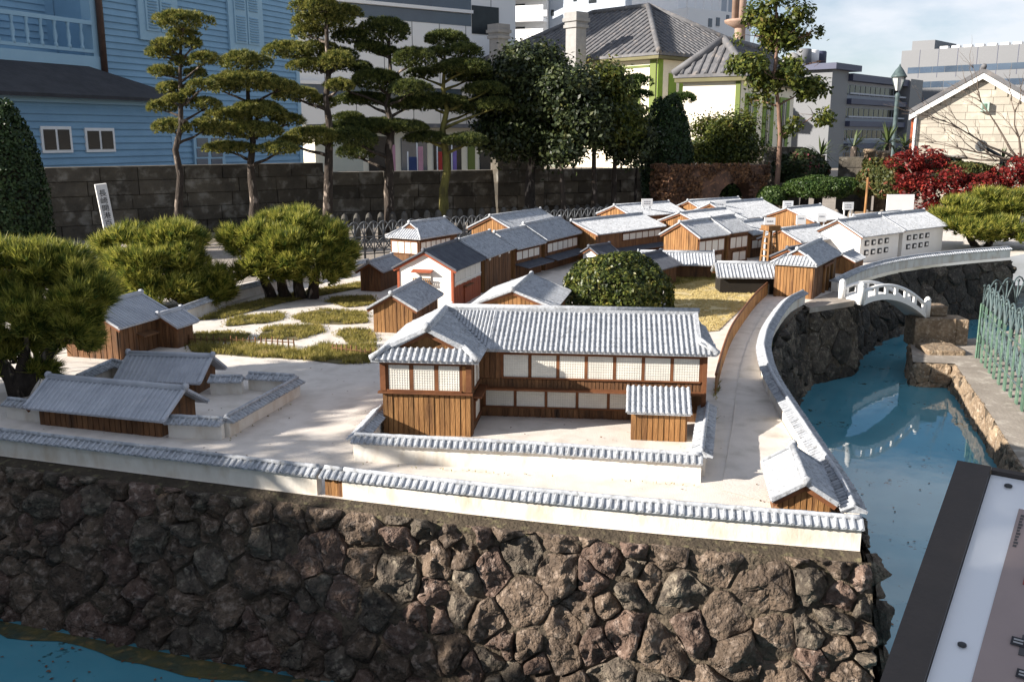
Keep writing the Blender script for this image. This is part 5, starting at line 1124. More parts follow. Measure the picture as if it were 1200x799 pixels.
k3 = D(773, 30, 95.); k4 = D(803, 30, 95.); r_, f_, ln = block('rooftop_building', 'small distant white building between the two pantile roofs', (k3.x, k3.y), (k4.x, k4.y), 8, D(780, 12, 95).z, M_TOWERW); f_.box('window', 786, 16, 796, 24, .05, .1, M_GREYC); f_.box('water_tank', 776, 4, 784, 12, .0, 3, M_PALEB)
k5 = D(806, 30, 70.); k6 = D(880, 30, 74.); r_, f_, ln = block('office_building', 'sunlit white building with rooftop railing behind the ship mast', (k5.x, k5.y), (k6.x, k6.y), 14, D(806, 9, 70).z, M_TOWERW)
for (x0, y0, x1, y1) in ((830, 22, 834, 32), (839, 21, 843, 31), (851, 18, 854, 27), (851, 43, 856, 50)): f_.box('window', x0, y0, x1, y1, .05, .1, M_GLASSB)
zt = D(806, 9, 70).z
for k in range(9): MB().box(ln * k / 8 - .04, ln * k / 8 + .04, .1, .18, zt, zt + 1.2).build('railing_post', M_TOWERW, r_)
MB().box(0, ln, .08, .2, zt + 1.2, zt + 1.28).build('railing', M_TOWERW, r_); MB().box(ln * .3, ln, 3, 8, zt, zt + 2.0).build('penthouse', M_TOWERW, r_)
mt = D(866, 60, 42.); ms = empty('ship_mast', (mt.x, mt.y, 0), label='wooden ship mast with round lookout platform behind the small white house', cat='mast'); zt = D(866, 24, 42).z; M_MAST = M('mast_wood', (.34, .24, .19), (.24, .16, .12), 3, .7, .1)
MB().tube([(0, 0, 0), (0, 0, zt + 6)], [.26, .2], 10).build('pole', M_MAST, ms); MB().tube([(-.28, -.1, zt - .2), (-.28, -.1, zt + 6)], .13, 8).build('topmast', M_MAST, ms); MB().lathe([(.2, -.35), (.66, -.1), (.68, 0), (.62, .02), (.1, .02)], 18, (0, 0, zt)).build('platform', M_MAST, ms)
k7 = D(985, 130, 50.); k8 = D(1052, 130, 56.); zt = D(985, 88, 50).z
r_, f_, ln = block('apartment_building', 'blue-banded apartment block with rows of balcony windows behind the lamp post', (k7.x, k7.y), (k8.x, k8.y), 10, zt, M_PALEB)
for k, (y0, y1) in enumerate(((89, 98), (117, 124), (142, 149), (167, 174))):
    MB().box(0.1, ln, -.5, .0, f_.sz(1018, y1)[1], f_.sz(1018, y0 + 1)[1]).build('balcony_band', M_NAVY, r_)
    za, zb2 = f_.sz(1018, y1 + 15)[1], f_.sz(1018, y1 + 4)[1]
    for i in range(11): MB().box(.25 + (ln - .4) * i / 11, .25 + (ln - .4) * (i + .8) / 11, -.03, .05, max(za, 0), zb2).build('window', M_GLASS, r_)
    MB().box(.1, ln, -.42, -.38, max(za, 0) + .0, max(za, 0) + .08).build('railing', M_PALEB, r_)
k9 = D(1054, 120, 55.); MB().box(0, 2.0, 0, 9, 0, D(1054, 92, 55).z).build('stair_tower', M_GREYC, r_, loc=(ln + .02, -.6, 0))
MB().box(-2.0, -.02, -.3, 7, 0, D(975, 84, 50).z).build('stair_tower', M_GREYC, r_); MB().box(-2.3, .9, -.6, 7, D(975, 84, 50).z, D(975, 77, 50).z).build('roof_slab', M_NAVY, r_)
for k, (x0, m_) in enumerate(((-1.8, M_GREYC), (-.9, M_TOWERW), (.0, M_NAVY))): MB().lathe([(.38, 0), (.38, .75), (.34, .8)], 12, (x0 + .3, 1.5, D(975, 77, 50).z)).build('water_tank', m_, r_)
MB().tube([(-.2, 2, D(975, 77, 50).z), (-.2, 2, D(975, 55, 50).z)], .03, 5).build('antenna', M_TOWERW, r_)
for z in (58, 62): zz = D(975, z, 50).z; MB().tube([(-.9, 2, zz), (.6, 2, zz)], .025, 5).build('antenna', M_TOWERW, r_)
kA = D(1052, 120, 80.); kB = D(1290, 120, 70.); r_, f_, ln = block('office_building', 'large grey panelled office building with ribbon windows at the far right', (kA.x, kA.y), (kB.x, kB.y), 25, f_.sz(1053, 60)[1] if False else D(1054, 60, 80).z, M_GREYC)
for (y0, y1) in ((80, 87), (97, 104), (116, 124), (133, 140)):
    z0, z1 = f_.sz(1056, y1)[1], f_.sz(1056, y0)[1]
    for i in range(14): MB().box(.6 + (ln - 1) * i / 14, .6 + (ln - 1) * (i + .96) / 14, -.02, .2, z0, z1).build('window', M_GLASSB, r_)
zt = D(1054, 60, 80).z; MB().box(10, ln, 3, 20, zt, zt + 2.6).build('penthouse', M_GREYC, r_); MB().box(.4, 2.2, 1, 6, zt, zt + .8).build('roof_unit', M_GREYC, r_)
for i in range(9): MB().box(2.8 + i * .9, 3.4 + i * .9, .5, 1.0, zt, zt + .22).build('roof_vent', M_TOWERW, r_)
for i in range(1, 10): MB().box(ln * i / 10 - .02, ln * i / 10 + .02, -.012, .0, zt - 2.2, zt).build('panel_joint', M_NAVY, r_)

# --- stone warehouse at right
WA = D(1076, 140, 25.); WB = D(1250, 140, 23.6); wa = math.atan2(WB.y - WA.y, WB.x - WA.x); wh = empty('stone_warehouse', (WA.x, WA.y, 0), wa, label='cream stone-block warehouse gable with tiled roof at the right', cat='house'); fw = Face((WA.x, WA.y), (WB.x, WB.y), wh)
wE = fw.sz(1076, 130)[1]; sA, wR = fw.sz(1152, 88); wL = sA * 2
MB().prism([(0, .02, 0), (wL, .02, 0), (wL, .02, wE), (sA, .02, wR), (0, .02, wE)], (0, 9, 0)).build('wall', M_WARE, wh)
nC = 17
for c in range(nC):
    z0 = wR * c / nC; z1 = z0 + wR / nC; x = 0
    lim = 0 if z1 <= wE else sA * (z1 - wE) / (wR - wE); x = lim; end = wL - lim; first = True
    while x < end - .04:
        w_ = min(random.uniform(.32, .5) if not (first and c % 2) else .22, end - x); first = False
        obj('stone_block', cube_mesh(M_WARE), wh, loc=(x + .004, -.012 * random.uniform(.6, 1.2), z0 + .004), scale=(w_ - .008, .028, z1 - z0 - .008)); x += w_
sl = (wR - wE) / sA; o_ = .22
for sg in (-1, 1):
    MB().prism([(sA, -.18, wR + .17), (sA + sg * (sA + o_), -.18, wE - o_ * sl + .17), (sA + sg * (sA + o_), 9, wE - o_ * sl + .17), (sA, 9, wR + .17)], (0, 0, -.12)).build('roof', M_KAWARA, wh)
    MB().prism([(sA, -.16, wR + .04), (sA + sg * (sA + o_), -.16, wE - o_ * sl + .04), (sA + sg * (sA + o_), -.16, wE - o_ * sl - .10), (sA, -.16, wR - .10)], (0, .1, 0)).build('barge_board', M_WHITE, wh)
MB().tube([(sA, -.2, wR + .2), (sA, 9, wR + .2)], .07, 6).build('ridge', M_KAWARA, wh)
MB().tube([(-.06, -.08, 0), (-.06, -.08, wE - .1)], .035, 6).build('drainpipe', M_WHITE, wh)
MB().box(-.16, -.1, -.02, .4, 0, wE - .05).build('quoin', M_RED, wh)
lb = fw.box('wall_lantern', 1149, 120, 1159, 131, .16, -.02, M('pale_green_lantern', (.35, .46, .40), (.3, .4, .35), 4, .4, 0)); fw.box('lantern_face', 1151, 122, 1156, 128, .175, -.161, M_IRON, lb)
fw.box('ledge', 1090, 182, 1130, 184, .10, .0, M_CHIM)

# ------------------------------------------------------------------ street things in the back
lp = D(1046, 180, 21.); lm = empty('street_lamp', (lp.x, lp.y, 0), label='old-style grey-green street lamp with lantern head before the apartment block', cat='street lamp'); zt = D(1050, 84, 21.).z
MB().lathe([(.11, 0), (.09, .3), (.055, .4), (.045, zt - .55), (.06, zt - .5), (.03, zt - .44)], 10).build('pole', M_IRONB, lm)
MB().lathe([(.055, zt - .40), (.14, zt - .12)], 6, smooth=False).build('lantern_glass', M('lantern_pane', (.55, .56, .55), (.5, .5, .5), 4, .3, 0), lm); MB().lathe([(.18, zt - .12), (.165, zt - .09), (.09, zt + .03), (.03, zt + .1), (.005, zt + .16)], 8).build('lantern_cap', M_IRONB, lm)
for k in range(6): a = math.pi * k / 3; MB().tube([(.06 * math.cos(a), .06 * math.sin(a), zt - .40), (.147 * math.cos(a), .147 * math.sin(a), zt - .12)], .009, 4).build('lantern_bar', M_IRONB, lm)
fl = D(1145, 172, 17.5); fo = empty('floodlight', (fl.x + .5, fl.y, 0), label='black floodlight on an arm before the cream warehouse', cat='floodlight'); MB().lathe([(.02, -.1), (.07, -.08), (.10, .03), (.105, .06), (.09, .062)], 12, (0, 0, 0)).build('lamp_head', M_IROND, fo).location = (-.42, 0, fl.z)
fo.children[0].rotation_euler = (math.radians(80), 0, math.radians(-30)); MB().tube([(-.38, .02, fl.z), (-.05, .05, fl.z - .16), (0, .05, fl.z - .22)], .03, 6).build('arm', M_IROND, fo); MB().tube([(0, .05, 0), (0, .05, fl.z - .2)], .03, 6).build('post', M_IROND, fo)
# ivy-covered brick arch wall
IA, IB = D(783, 230, 16.3), D(899, 230, 17.2); ia = math.atan2(IB.y - IA.y, IB.x - IA.x); iv = empty('brick_arch_wall', (IA.x, IA.y, 0), ia, label='ivy-covered dark brick wall with an arched opening', cat='wall'); fi = Face((IA.x, IA.y), (IB.x, IB.y), iv); il = math.dist(IA[:2], IB[:2]); ih = fi.sz(840, 194)[1]; ac, ah = fi.sz(866, 214); aw = .44
pts = [(0, 0), (ac - aw, 0), (ac - aw, ah - aw * .7)] + [(ac - aw * math.cos(t), ah - aw * .7 + aw * math.sin(t) * .75) for t in np.linspace(.2, math.pi - .2, 8)] + [(ac + aw, ah - aw * .7), (ac + aw, 0), (il, 0), (il, ih), (0, ih)]
mb = MB(); tri = tessellate_polygon([[Vector((x, z, 0)) for x, z in pts]]); k = len(pts)
mb.add([(x, 0, z) for x, z in pts] + [(x, .45, z) for x, z in pts], [tuple(t) for t in tri] + [tuple(i + k for i in reversed(t)) for t in tri] + [(i, (i + 1) % k, (i + 1) % k + k, i + k) for i in range(k)]); mb.build('wall', M_BRICK, iv)
nb_ = 26
for c in range(nb_):                                # brick courses at the ends and round the arch
    for x in ([0, .19, .38] if c % 2 else [-.0, .1, .29]) + ([il - .42, il - .22] if c % 2 else [il - .33, il - .13]):
        w_ = .18 if x + .18 < il else il - x; obj('brick', cube_mesh(M_BRICK), iv, loc=(x + .004, -.012, ih * c / nb_ + .004), scale=(w_ - .008, .02, ih / nb_ - .008))
n = 5200; C = np.stack([rng.uniform(0, il, n), rng.uniform(-.05, -.005, n), rng.uniform(.1, ih + .03, n)], 1); msk = ~((np.abs(C[:, 0] - ac) < aw * 1.02) & (C[:, 2] < ah)); nzv = np.array([noise.noise(Vector(c) * 2.2) for c in C]); C = C[msk & (nzv > -.12)]
n2 = 900; E2 = np.stack([rng.uniform(-.09, -.01, n2), rng.uniform(0, .45, n2), rng.uniform(.05, ih + .04, n2)], 1); C = np.concatenate([C, E2]); V, F = leafs(C, np.tile([[-.3, -1., .2]], (len(C), 1)), .06, .045, .7); obj('ivy', np_mesh('ivy', V, F, L_IVY), iv, kind='stuff')
# white marker post with inscription
mp_ = D(131, 266, 13.4); mk = empty('marker_post', (mp_.x, mp_.y, .0), label='white square inscription post leaning slightly before the dark block wall', cat='post'); hz_ = D(131, 216, 13.4).z
mk.rotation_euler = (0, math.radians(-6), math.radians(28)); MB().box(-.075, .075, -.075, .075, 0, hz_).build('shaft', M_WHITE, mk)
MB().prism([(-.075, -.075, hz_), (.075, -.075, hz_), (.075, .075, hz_), (-.075, .075, hz_)], (0, 0, .01)).build('cap', M_WHITE, mk)
def text(s, size, loc, rot, parent, mat, name='lettering', ex=.002):
    c = bpy.data.curves.new(name, 'FONT'); c.body = s; c.size = size; c.align_x = 'CENTER'; c.align_y = 'CENTER'; c.extrude = ex; c.resolution_u = 2; t_ = bpy.data.objects.new(name, c); me = bpy.data.meshes.new_from_object(t_); bpy.data.objects.remove(t_); me.materials.clear(); me.materials.append(mat); o = obj(name, me, parent, loc=loc); o.rotation_euler = rot; return o
for k, ch_ in enumerate('長崎開港百年'): text(ch_, .10, (0, -.079, hz_ - .12 - .105 * k), (math.pi / 2, 0, 0), mk, M_INK)

# ------------------------------------------------------------------ trees and shrubs
GP = 'cloud-pruned pines along the block wall'
niwaki('slim cloud-pruned pine in front of the blue clapboard house, leftmost of the row', 205, 14.0, 258, 30, [(213, 27, 26, 11), (213, 42, 15, 6), (226, 53, 9, 6), (197, 55, 14, 8), (186, 64, 13, 7), (212, 74, 10, 7), (240, 71, 14, 8), (190, 86, 14, 7), (230, 88, 11, 7), (199, 105, 13, 7), (238, 102, 15, 7), (220, 112, 9, 6), (190, 127, 15, 8), (203, 118, 10, 5), (240, 124, 17, 8), (202, 151, 20, 10), (241, 150, 15, 10)], .07, GP, lean=8)
niwaki('cloud-pruned pine with a mushroom-shaped top, second of the row', 297, 14.8, 252, 70, [(285, 75, 24, 12), (290, 98, 34, 12), (262, 104, 16, 9), (326, 103, 22, 8), (303, 128, 25, 8), (267, 138, 20, 9), (307, 133, 26, 9), (287, 155, 38, 11), (268, 175, 24, 7), (327, 176, 20, 8), (338, 143, 16, 8)], .085, GP, lean=-8)
niwaki('tall cloud-pruned pine at the corner of the blue house, its top out of the frame', 382, 15.6, 248, -20, [(385, -12, 28, 12), (372, 10, 24, 11), (402, 18, 18, 10), (380, 28, 28, 12), (361, 40, 18, 9), (340, 62, 26, 11), (374, 60, 20, 10), (370, 79, 28, 9), (397, 72, 16, 10), (345, 113, 24, 9), (378, 122, 14, 8), (398, 102, 14, 8), (368, 162, 28, 11), (340, 168, 14, 7)], .09, GP)
niwaki('dark cloud-pruned pine with a dense round top, fourth of the row', 456, 16.0, 244, 45, [(452, 40, 26, 16), (412, 45, 17, 9), (432, 57, 15, 7), (452, 62, 12, 6), (484, 71, 22, 12), (398, 68, 18, 10), (420, 81, 15, 7), (440, 97, 26, 13), (398, 101, 15, 6), (480, 106, 20, 10), (426, 118, 28, 8), (410, 139, 16, 6), (444, 150, 48, 9), (476, 124, 18, 8), (415, 165, 24, 12), (418, 180, 20, 10)], .10, GP, mat=L_PINED, dens=1.3)
niwaki('cloud-pruned pine with mossy yellow-green trunk, fifth of the row', 521, 16.4, 246, 55, [(522, 48, 21, 10), (544, 62, 18, 9), (512, 63, 11, 6), (546, 80, 28, 9), (494, 88, 15, 7), (550, 91, 22, 8), (520, 83, 12, 6), (570, 106, 22, 8), (505, 122, 40, 10), (552, 128, 24, 9), (500, 163, 22, 7), (548, 166, 22, 8), (580, 124, 18, 8)], .095, GP, mat=L_PINED, bark=M_BARKG, dens=1.3)
def pxblobs(L_, Y): return [((D(x, y, Y + dy).x, Y + dy, D(x, y, Y + dy).z), (rx * PX(Y), rd * PX(Y), rz * PX(Y)), k) for (x, y, rx, rz, rd, dy, k) in L_]
GB = 'dark broadleaf trees in front of the block wall'
def bt(label, tx, Y, yb, yt, blobs, n, ls, mat, r0, **kw):
    b = D(tx, yb, Y); return broadtree(label, (b.x, Y, 0), D(tx, yt, Y), pxblobs(blobs, Y), n, ls, mat, r0, **kw)
bt('broad dark camphor-like tree right of the mossy-trunked pine', 622, 16.8, 245, 70, [(618, 80, 42, 22, 35, 0, .9), (590, 110, 34, 26, 34, .2, .8), (640, 115, 42, 30, 38, -.1, 1.), (600, 155, 42, 26, 36, 0, .9), (645, 160, 36, 26, 34, .2, .8)], 15000, .085, L_BROAD, .11, group=GB)
bt('slender dark tree between the camphor-like tree and the pale-topped one', 660, 16.2, 248, 100, [(668, 105, 30, 24, 30, 0, .6), (682, 140, 34, 28, 30, 0, .8), (658, 165, 26, 22, 28, 0, .6)], 12000, .085, L_BROAD, .055, group=GB)
bt('dark tree with pale yellow-green top beside the round topiary', 697, 16.6, 246, 90, [(706, 100, 26, 18, 26, 0, .7), (700, 135, 26, 24, 28, 0, .7), (730, 140, 22, 24, 24, 0, .6)], 12000, .08, L_BROADY, .06, group=GB)
bt('thin-trunked dark tree nearest the round topiary', 719, 16.9, 244, 110, [(722, 150, 30, 26, 26, 0, .7), (742, 168, 24, 22, 24, 0, .6)], 11000, .08, L_BROAD, .06, group=GB)
niwaki('little pompom pine on a bare stem above the dark trees', 745, 17.4, 220, 100, [(745, 98, 15, 9), (752, 112, 9, 5), (738, 118, 8, 5)], .03, None, mat=L_HEDGE)
tp = D(781, 195, 17.6); dome('bullet_topiary', 'tall bullet-shaped dark green topiary left of the arch wall', (tp.x, tp.y, 1.0), (.47, .47, 1.32), 16000, .055, L_CYP, flat=-.75)
niwaki('tiny pompom tree in front of the blank white wall', 802, 18.5, 190, 118, [(800, 117, 14, 7)], .02, None, mat=L_HEDGE)
bt('layered shrubby tree in front of the blank white wall, behind the arch wall', 822, 18.6, 195, 150, [(838, 155, 30, 14, 26, 0, .8), (870, 150, 24, 14, 22, 0, .6), (860, 175, 34, 16, 26, 0, .9), (825, 178, 18, 14, 22, 0, .5)], 8000, .07, L_BROADY, .05, group=None)
bt('tall loose tree with bare reddish trunk rising above the small white house', 912, 17.0, 218, -25, [(908, -8, 22, 16, 20, 0, .35), (893, 22, 24, 18, 22, .2, .45), (930, 18, 20, 18, 20, 0, .35), (945, 42, 20, 12, 18, 0, .32), (885, 42, 24, 12, 20, .1, .4), (915, 45, 22, 14, 20, 0, .35), (880, 78, 26, 12, 22, 0, .42), (905, 92, 30, 12, 24, -.2, .45), (935, 78, 18, 10, 18, 0, .28), (962, 72, 12, 8, 12, 0, .16), (945, 104, 26, 12, 20, 0, .35), (890, 118, 18, 10, 18, .2, .26), (955, 135, 22, 12, 20, 0, .3), (925, 148, 18, 10, 18, 0, .25)], 6500, .085, L_BROADY, .055, name='loose_tree', clump=10, cs=.05, cut=.06, bark=M('reddish_bark', (.24, .15, .11), (.12, .075, .055), 10, .95, .7, 30, 0, stretch=(1, 1, .3)))
cy = D(8, 250, 12.2); dome('cypress_tree', 'dark conical clipped cypress at the left edge before the block wall', (cy.x, cy.y, .55), (.52, .52, 1.45), 26000, .05, L_CYP, cat='tree', flat=-.5)
# garden pines on the island
def gp(label, base_px, Y, blobs, ln, wd, n, r, extra=(), per=14, mat=L_PINEB, zb=ZI):
    b = D(*base_px, Y); base = Vector((b.x, Y, zb)); bl = pxblobs(blobs, Y); tr = []
    for (x0, y0, x1, y1) in extra: p0 = D(x0, y0, Y); p1 = D(x1, y1, Y); p0.z = zb; tr.append((wob(p0, p1, 4, .06), r))
    return bushpine(label, base, bl, ln, wd, n, r, tr, group='shrubby garden pines', zb=zb, per=per, mat=mat)
gp('large shrubby garden pine at the left edge over the shaded houses', (28, 470), 5.35, [(0, 325, 62, 34, 60, .1, 1.), (50, 318, 55, 30, 55, .15, 1.), (92, 352, 34, 34, 45, 0, .75), (25, 375, 62, 36, 55, -.05, 1.), (76, 392, 36, 34, 40, -.1, .8), (15, 425, 50, 30, 45, 0, .8), (-40, 380, 40, 60, 50, 0, .6)], .085, .0075, 1700, .055, [(22, 470, 30, 400), (22, 470, -10, 380), (22, 470, 70, 395)], mat=L_PINEB)
gp('spreading shrubby garden pine between the left-edge pine and the round one', (222, 356), 8.35, [(150, 292, 38, 22, 40, .1, .8), (205, 285, 42, 22, 42, .2, .9), (178, 315, 50, 26, 46, -.1, 1.), (225, 320, 36, 30, 42, 0, .9), (185, 340, 46, 24, 42, -.2, 1.), (245, 340, 24, 24, 30, 0, .6), (140, 322, 26, 22, 34, 0, .6)], .105, .0105, 1450, .065, [(228, 358, 200, 325), (228, 358, 235, 325), (228, 358, 165, 320)])
gp('round shrubby garden pine on several short trunks in the garden', (350, 345), 8.75, [(295, 283, 36, 24, 40, 0, .9), (342, 270, 44, 20, 42, .1, 1.), (382, 288, 32, 24, 36, .1, .8), (312, 310, 44, 24, 42, -.1, 1.), (368, 312, 40, 22, 40, 0, 1.), (340, 295, 40, 24, 40, -.15, 1.)], .10, .0105, 1450, .06, [(318, 346, 305, 310), (366, 341, 375, 305), (352, 332, 345, 300), (335, 338, 325, 305)])
gp('low wide shrubby pine in front of the red maple at the right', (1150, 290), 13.0, [(1118, 250, 30, 14, 30, 0, .8), (1160, 240, 40, 16, 36, .2, 1.), (1200, 245, 36, 20, 36, 0, .9), (1140, 268, 40, 14, 34, -.2, .9), (1185, 275, 36, 14, 34, -.3, .8)], .115, .014, 1200, .06, [(1150, 292, 1130, 265), (1150, 292, 1180, 260)], zb=0)
# shrubs behind the far houses
def dm(label, x, y, rx, rz, Y, n, ls, mat, name='shrub', zc=None, **kw):
    c = D(x, y, Y); r = rx * PX(Y); return dome(name, label, (c.x, Y, c.z), (r, r * .8, rz * PX(Y)), n, ls, mat, flat=-.6, **kw)
dm('long clipped dark green hedge mound behind the far houses', 958, 222, 38, 15, 16.6, 9000, .05, L_HEDGE, 'hedge_mound')
dm('clipped hedge mound right of the long one', 990, 220, 24, 12, 17.4, 5000, .05, L_HEDGE, 'hedge_mound')
dm('small clipped hedge mound at the end of the arch wall', 905, 232, 17, 14, 16.6, 4000, .05, L_HEDGE, 'hedge_mound')
dm('dark flowering bush behind the clipped hedge mounds', 938, 200, 30, 22, 18.2, 7000, .075, LEAF('dark_flowering_bush', (.05, .07, .022), (.016, .028, .012), .2, 5, c3=(.30, .06, .10)), rough=.16)
dm('dark green bush seen through the brick arch', 866, 226, 30, 20, 18.2, 4000, .06, L_HEDGE)
dm('rusty-pink leafy bush left of the red maple', 1042, 214, 36, 26, 16.8, 9000, .075, L_PINK, rough=.16)
dm('olive and russet bush behind the red maple at right', 1130, 205, 34, 14, 17.4, 6000, .075, L_PINK, rough=.15)
dm('dark bush in front of the warehouse wall, behind the red maple', 1100, 200, 30, 16, 18.0, 5000, .08, L_BROAD, rough=.15)
def maple(label, tx, Y, blobs, n, yb=250):
    b = D(tx, yb, Y); bl = pxblobs(blobs, Y); root = empty('red_maple', (b.x, Y, 0), label=label, cat='tree', group='red maples'); base = Vector(root.location); parts = []; mb = MB()
    for (c, r, k) in bl:
        m = int(n * k); C, d = in_ell(m, c, np.array(r) * (1.15, 1.15, 1.5), .0); nzz = np.array([noise.noise(Vector(q) * 5) for q in C]); C = C[nzz > .02]; d = d[nzz > .02]
        parts.append(leafs(C, d * .4 + np.array([[0, 0, 1.]]), .062, .04, .7)); mb.tube([q - base for q in wob(base + Vector((0, 0, .2)), Vector(c), 5, .07)], [.035, .028, .02, .016, .012, .008], 6)
        for _ in range(5): mb.tube([q - base for q in wob(c, in_ell(1, c, r, .6)[0][0], 3, .08)], [.008, .006, .004, .003], 4)
    mb.build('trunk', M_BARKP, root); crown_obj('crown', parts, L_MAPLE, root)
maple('bright red maple with layered branches behind the large white board', 1095, 16.2, [(1060, 190, 20, 8, 18, 0, .5), (1085, 186, 24, 10, 20, .2, .7), (1100, 205, 30, 9, 24, 0, .8), (1080, 222, 28, 9, 22, -.2, .7), (1110, 230, 30, 12, 24, -.2, 1.), (1095, 245, 24, 9, 20, -.3, .6), (1066, 205, 18, 7, 16, 0, .4)], 2600)
maple('red maple at the right edge before the warehouse', 1165, 16.0, [(1150, 218, 30, 10, 22, 0, .9), (1135, 232, 24, 9, 20, -.1, .7), (1178, 210, 22, 12, 20, 0, .8), (1196, 200, 14, 14, 16, .1, .5), (1165, 228, 26, 8, 20, -.2, .6)], 2600)
def yucca(label, x, y, r, Y, n=46):
    c = D(x, y, Y); root = empty('palm_shrub', (c.x, Y, 0), label=label, cat='palm', group='spiky palms before the apartment block'); d = rdir(n); d = d[d[:, 2] > -.45]; L_ = r * PX(Y); Vs = []; Fs = []; k = 0
    for q in d:
        q = Vector(q); s = q.cross(Vector((0, 0, 1))).normalized() * L_ * .05; tip = q * L_ * random.uniform(.8, 1.1) + Vector((0, 0, -.12 * L_ * (1 - q.z))); mid = q * L_ * .55 + Vector((0, 0, .05 * L_))
        Vs += [Vector((0, 0, 0)) - s * .6, s * .6, mid + s, mid - s, tip]; Fs += [(k, k + 1, k + 2, k + 3), (k + 3, k + 2, k + 4)]; k += 5
    MB().add([v + Vector((0, 0, c.z)) for v in Vs], Fs).build('leaves', L_YUCCA, root); MB().tube([(0, 0, 0), (.02, 0, c.z)], [.09, .07], 8).build('trunk', M_BARK, root)
for i, a in enumerate(((962, 182, 24, 18.6, 'spiky palm nearest the loose tree'), (945, 192, 18, 18.2, 'low spiky palm over the dark flowering bush'), (1000, 172, 24, 19.2, 'spiky palm in front of the blue-banded apartments'), (1040, 168, 26, 19.4, 'spiky palm below the street lamp'), (1060, 172, 18, 19.8, 'spiky palm beside the warehouse drainpipe'), (1175, 190, 20, 17.6, 'green spiky plant before the warehouse at right'))): yucca(a[4], a[0], a[1], a[2], a[3], 60)
# leafless tree at right
bx = D(1192, 215, 17.); lt = empty('bare_tree', (bx.x + .4, 17., 0), label='leafless tree with arching twigs before the cream warehouse', cat='tree'); o0 = Vector(lt.location); mb = MB()
def limb(a, b, r, lv):
    p = wob(a, b, 5, .05); mb.tube([q - o0 for q in p], [r * (1 - .75 * i / 5) for i in range(6)], 5)
    if lv > 0:
        for _ in range(5):
            s = p[random.randint(2, 5)]; L_ = (b - a).length * random.uniform(.35, .6); dr = (b - a).normalized() + Vector((random.uniform(-.7, .5), random.uniform(-.6, .6), random.uniform(-.5, .7))); limb(s, s + dr.normalized() * L_, r * .4, lv - 1)
base = o0 + Vector((0, 0, 0)); fork = D(1196, 190, 17.); mb.tube([base - o0, fork - o0], [.09, .07], 8)
for (x, y) in ((1108, 142), (1105, 170), (1150, 120), (1185, 118), (1215, 130), (1120, 185)): limb(fork, D(x, y, 17. + random.uniform(-.4, .4)), .026, 2)
mb.build('branches', M_BARKP, lt)
# posts and low walls among the shrubs
for (x0, y0, y1, Y, lab) in ((1033, 178, 205, 17.6, 'tan cylindrical post with flat cap beside the rusty-pink bush'), (1018, 176, 195, 18.2, 'tan cylindrical post behind the capped one')):
    p = D(x0, y1, Y); MB().lathe([(.10, 0), (.10, D(x0, y0 + 3, Y).z), (.125, D(x0, y0 + 3, Y).z + .01), (.125, D(x0, y0, Y).z), (.1, D(x0, y0, Y).z + .02)], 12).build('round_post', M_STONE, loc=(p.x, Y, 0), label=lab, cat='post')
ashlar('low dark block wall between the palms and the round posts', tuple(D(982, 200, 18.4)[:2]), tuple(D(1024, 200, 18.2)[:2]), D(1000, 184, 18.3).z, .2, seed=14, root_name='low_block_wall')
ashlar('rough grey boundary wall below the loose tree', tuple(D(872, 200, 19.6)[:2]), tuple(D(938, 200, 19.2)[:2]), D(900, 172, 19.4).z, .22, seed=15, root_name='low_block_wall')
ashlar('dark low wall behind the far roofs and clipped hedge', tuple(D(905, 250, 15.7)[:2]), tuple(D(962, 250, 15.5)[:2]), .30, .15, seed=16, root_name='low_block_wall')
ashlar('tan low wall behind the farthest roofs near the pink bush', tuple(D(1000, 245, 15.9)[:2]), tuple(D(1090, 245, 15.4)[:2]), .34, .17, seed=17, root_name='low_block_wall', mat=M_STONE)
# bright bits of the courtyard behind the middle wall: banners
for (x, y0, y1, w_, c, lab) in ((461, 170, 199, 4, (.55, .28, .34), 'pink banner on a pole behind the middle wall, left one'), (493, 172, 199, 5, (.55, .28, .34), 'pink banner on a pole behind the middle wall, right one'), (484, 184, 199, 9, (.05, .08, .20), 'navy blue box behind the middle wall'), (533, 176, 199, 4, (.22, .16, .42), 'violet banner behind the middle wall'), (516, 178, 199, 4, (.5, .05, .04), 'red banner behind the middle wall')):
    p0 = D(x - w_ / 2, y1, 27.); p1 = D(x + w_ / 2, y0, 27.); ro = empty('banner', ((p0.x + p1.x) / 2, 27., 0), label=lab, cat='banner'); hw_ = (p1.x - p0.x) / 2
    MB().box(-hw_, hw_, -.02, .02, .55, p1.z).build('cloth', M('banner_' + lab[:12].replace(' ', '_') + str(x), c, None, 2, .8, 0), ro); MB().tube([(-hw_ - .03, 0, 0), (-hw_ - .03, 0, p1.z + .15)], .02, 5).build('pole', M_WHITE, ro)
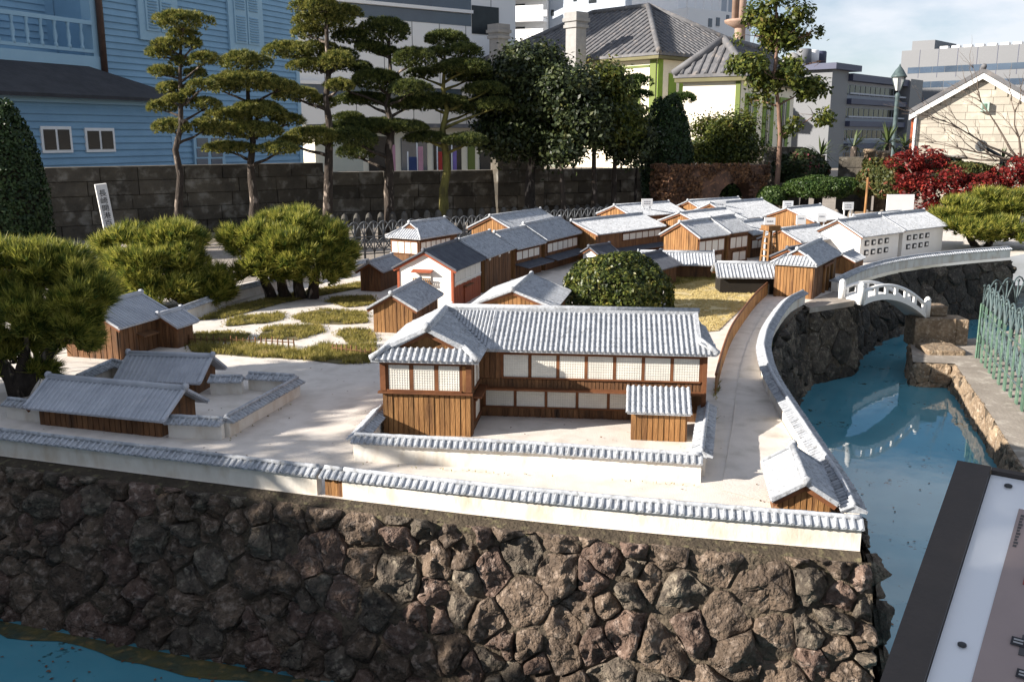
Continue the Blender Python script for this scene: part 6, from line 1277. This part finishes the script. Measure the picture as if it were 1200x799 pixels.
# evergreen trees standing left of the island (they shade its left part); the tall one is added unseen to shade the board
for i, (x, y, z, r, lab) in enumerate(((-6.6, 1.25, 1.2, (1.05, 1.0, 1.05), 'evergreen tree left of the island, second from the viewer'), (-6.7, 2.6, 1.33, (1.05, 1.0, 1.05), 'evergreen tree left of the island, third from the viewer'), (-6.5, 3.85, 1.36, (.95, .8, 1.0), 'evergreen tree left of the island farthest from the viewer'), (-6.8, -1.5, 3.2, (1.5, 1.45, 2.2), 'tall unseen evergreen tree added nearest the viewer to shade the information board'))):
    broadtree(lab, (x, y, 0), (x, y, z + .6), [((x, y, z), r, 1.5), ((x + .1, y - .2, z - .5), (r[0], r[1], .7), 1.2), ((x, y + .3, .7), (r[0] * .9, r[1] * .9, .7), 1.1)], 9000, .17, L_BROAD, .12, group='evergreen trees left of the island', clump=14, cs=.2)
for o in bpy.data.objects:
    if o.parent is None and o.get('category') in ('wall', 'ledge', 'quay', 'abutment', 'fence', 'gate') and not o.get('kind'): o['kind'] = 'thing'

# fallen leaves and specks of litter on the sand and on the water
n = 420; Q = rng.uniform((-2.6, 3.6), (1.3, 9.0), (n, 2)); Q = Q[inpoly(Q, isl)]; C = np.concatenate([Q, np.full((len(Q), 1), ZI + .007)], 1)
V, F = leafs(C, np.tile([[0., 0, 1]], (len(C), 1)), .014, .009, .15); obj('fallen_leaves', np_mesh('fallen_leaves', V, F, L_IVY), kind='stuff', label='scattered fallen leaves on the pale sand', cat='leaves')

wp = []
for line, wdt, dens, ln in (([G(832, 496), G(836, 470), G(839, 446)], .03, 2600, .03), ([G(424, 545), G(600, 556), G(815, 570)], .012, 900, .012), ([G(905, 455), G(900, 420), G(902, 398)], .02, 1200, .018), ([G(262, 520), G(345, 471)], .014, 900, .014)):
    L_ = even(line, .05); q = NRM(L_); poly = [p + k_ * wdt for p, k_ in zip(L_, q)] + [p - k_ * wdt * .2 for p, k_ in reversed(list(zip(L_, q)))]; V, F = tufts(poly, dens, ln, .0035, .6, 4)
    if len(V): wp.append((V, F))
V, F = joinVF(wp); obj('weeds', np_mesh('weeds', V, F, L_GRASS), kind='stuff', label='small weeds growing along the wall and fence bases', cat='weeds')
n = 260; Q = rng.uniform((-2.8, 2.6), (-.2, 4.0), (n, 2)); Q2 = rng.uniform((1.4, 3.2), (3.2, 8.0), (90, 2)); Q = np.concatenate([Q, Q2]); C = np.concatenate([Q, np.full((len(Q), 1), ZW + .004)], 1)
V, F = leafs(C, np.tile([[0., 0, 1]], (len(C), 1)), .02, .012, .03); obj('floating_leaves', np_mesh('floating_leaves', V, F, L_IVY), kind='stuff', label='small fallen leaves floating on the blue water', cat='leaves')
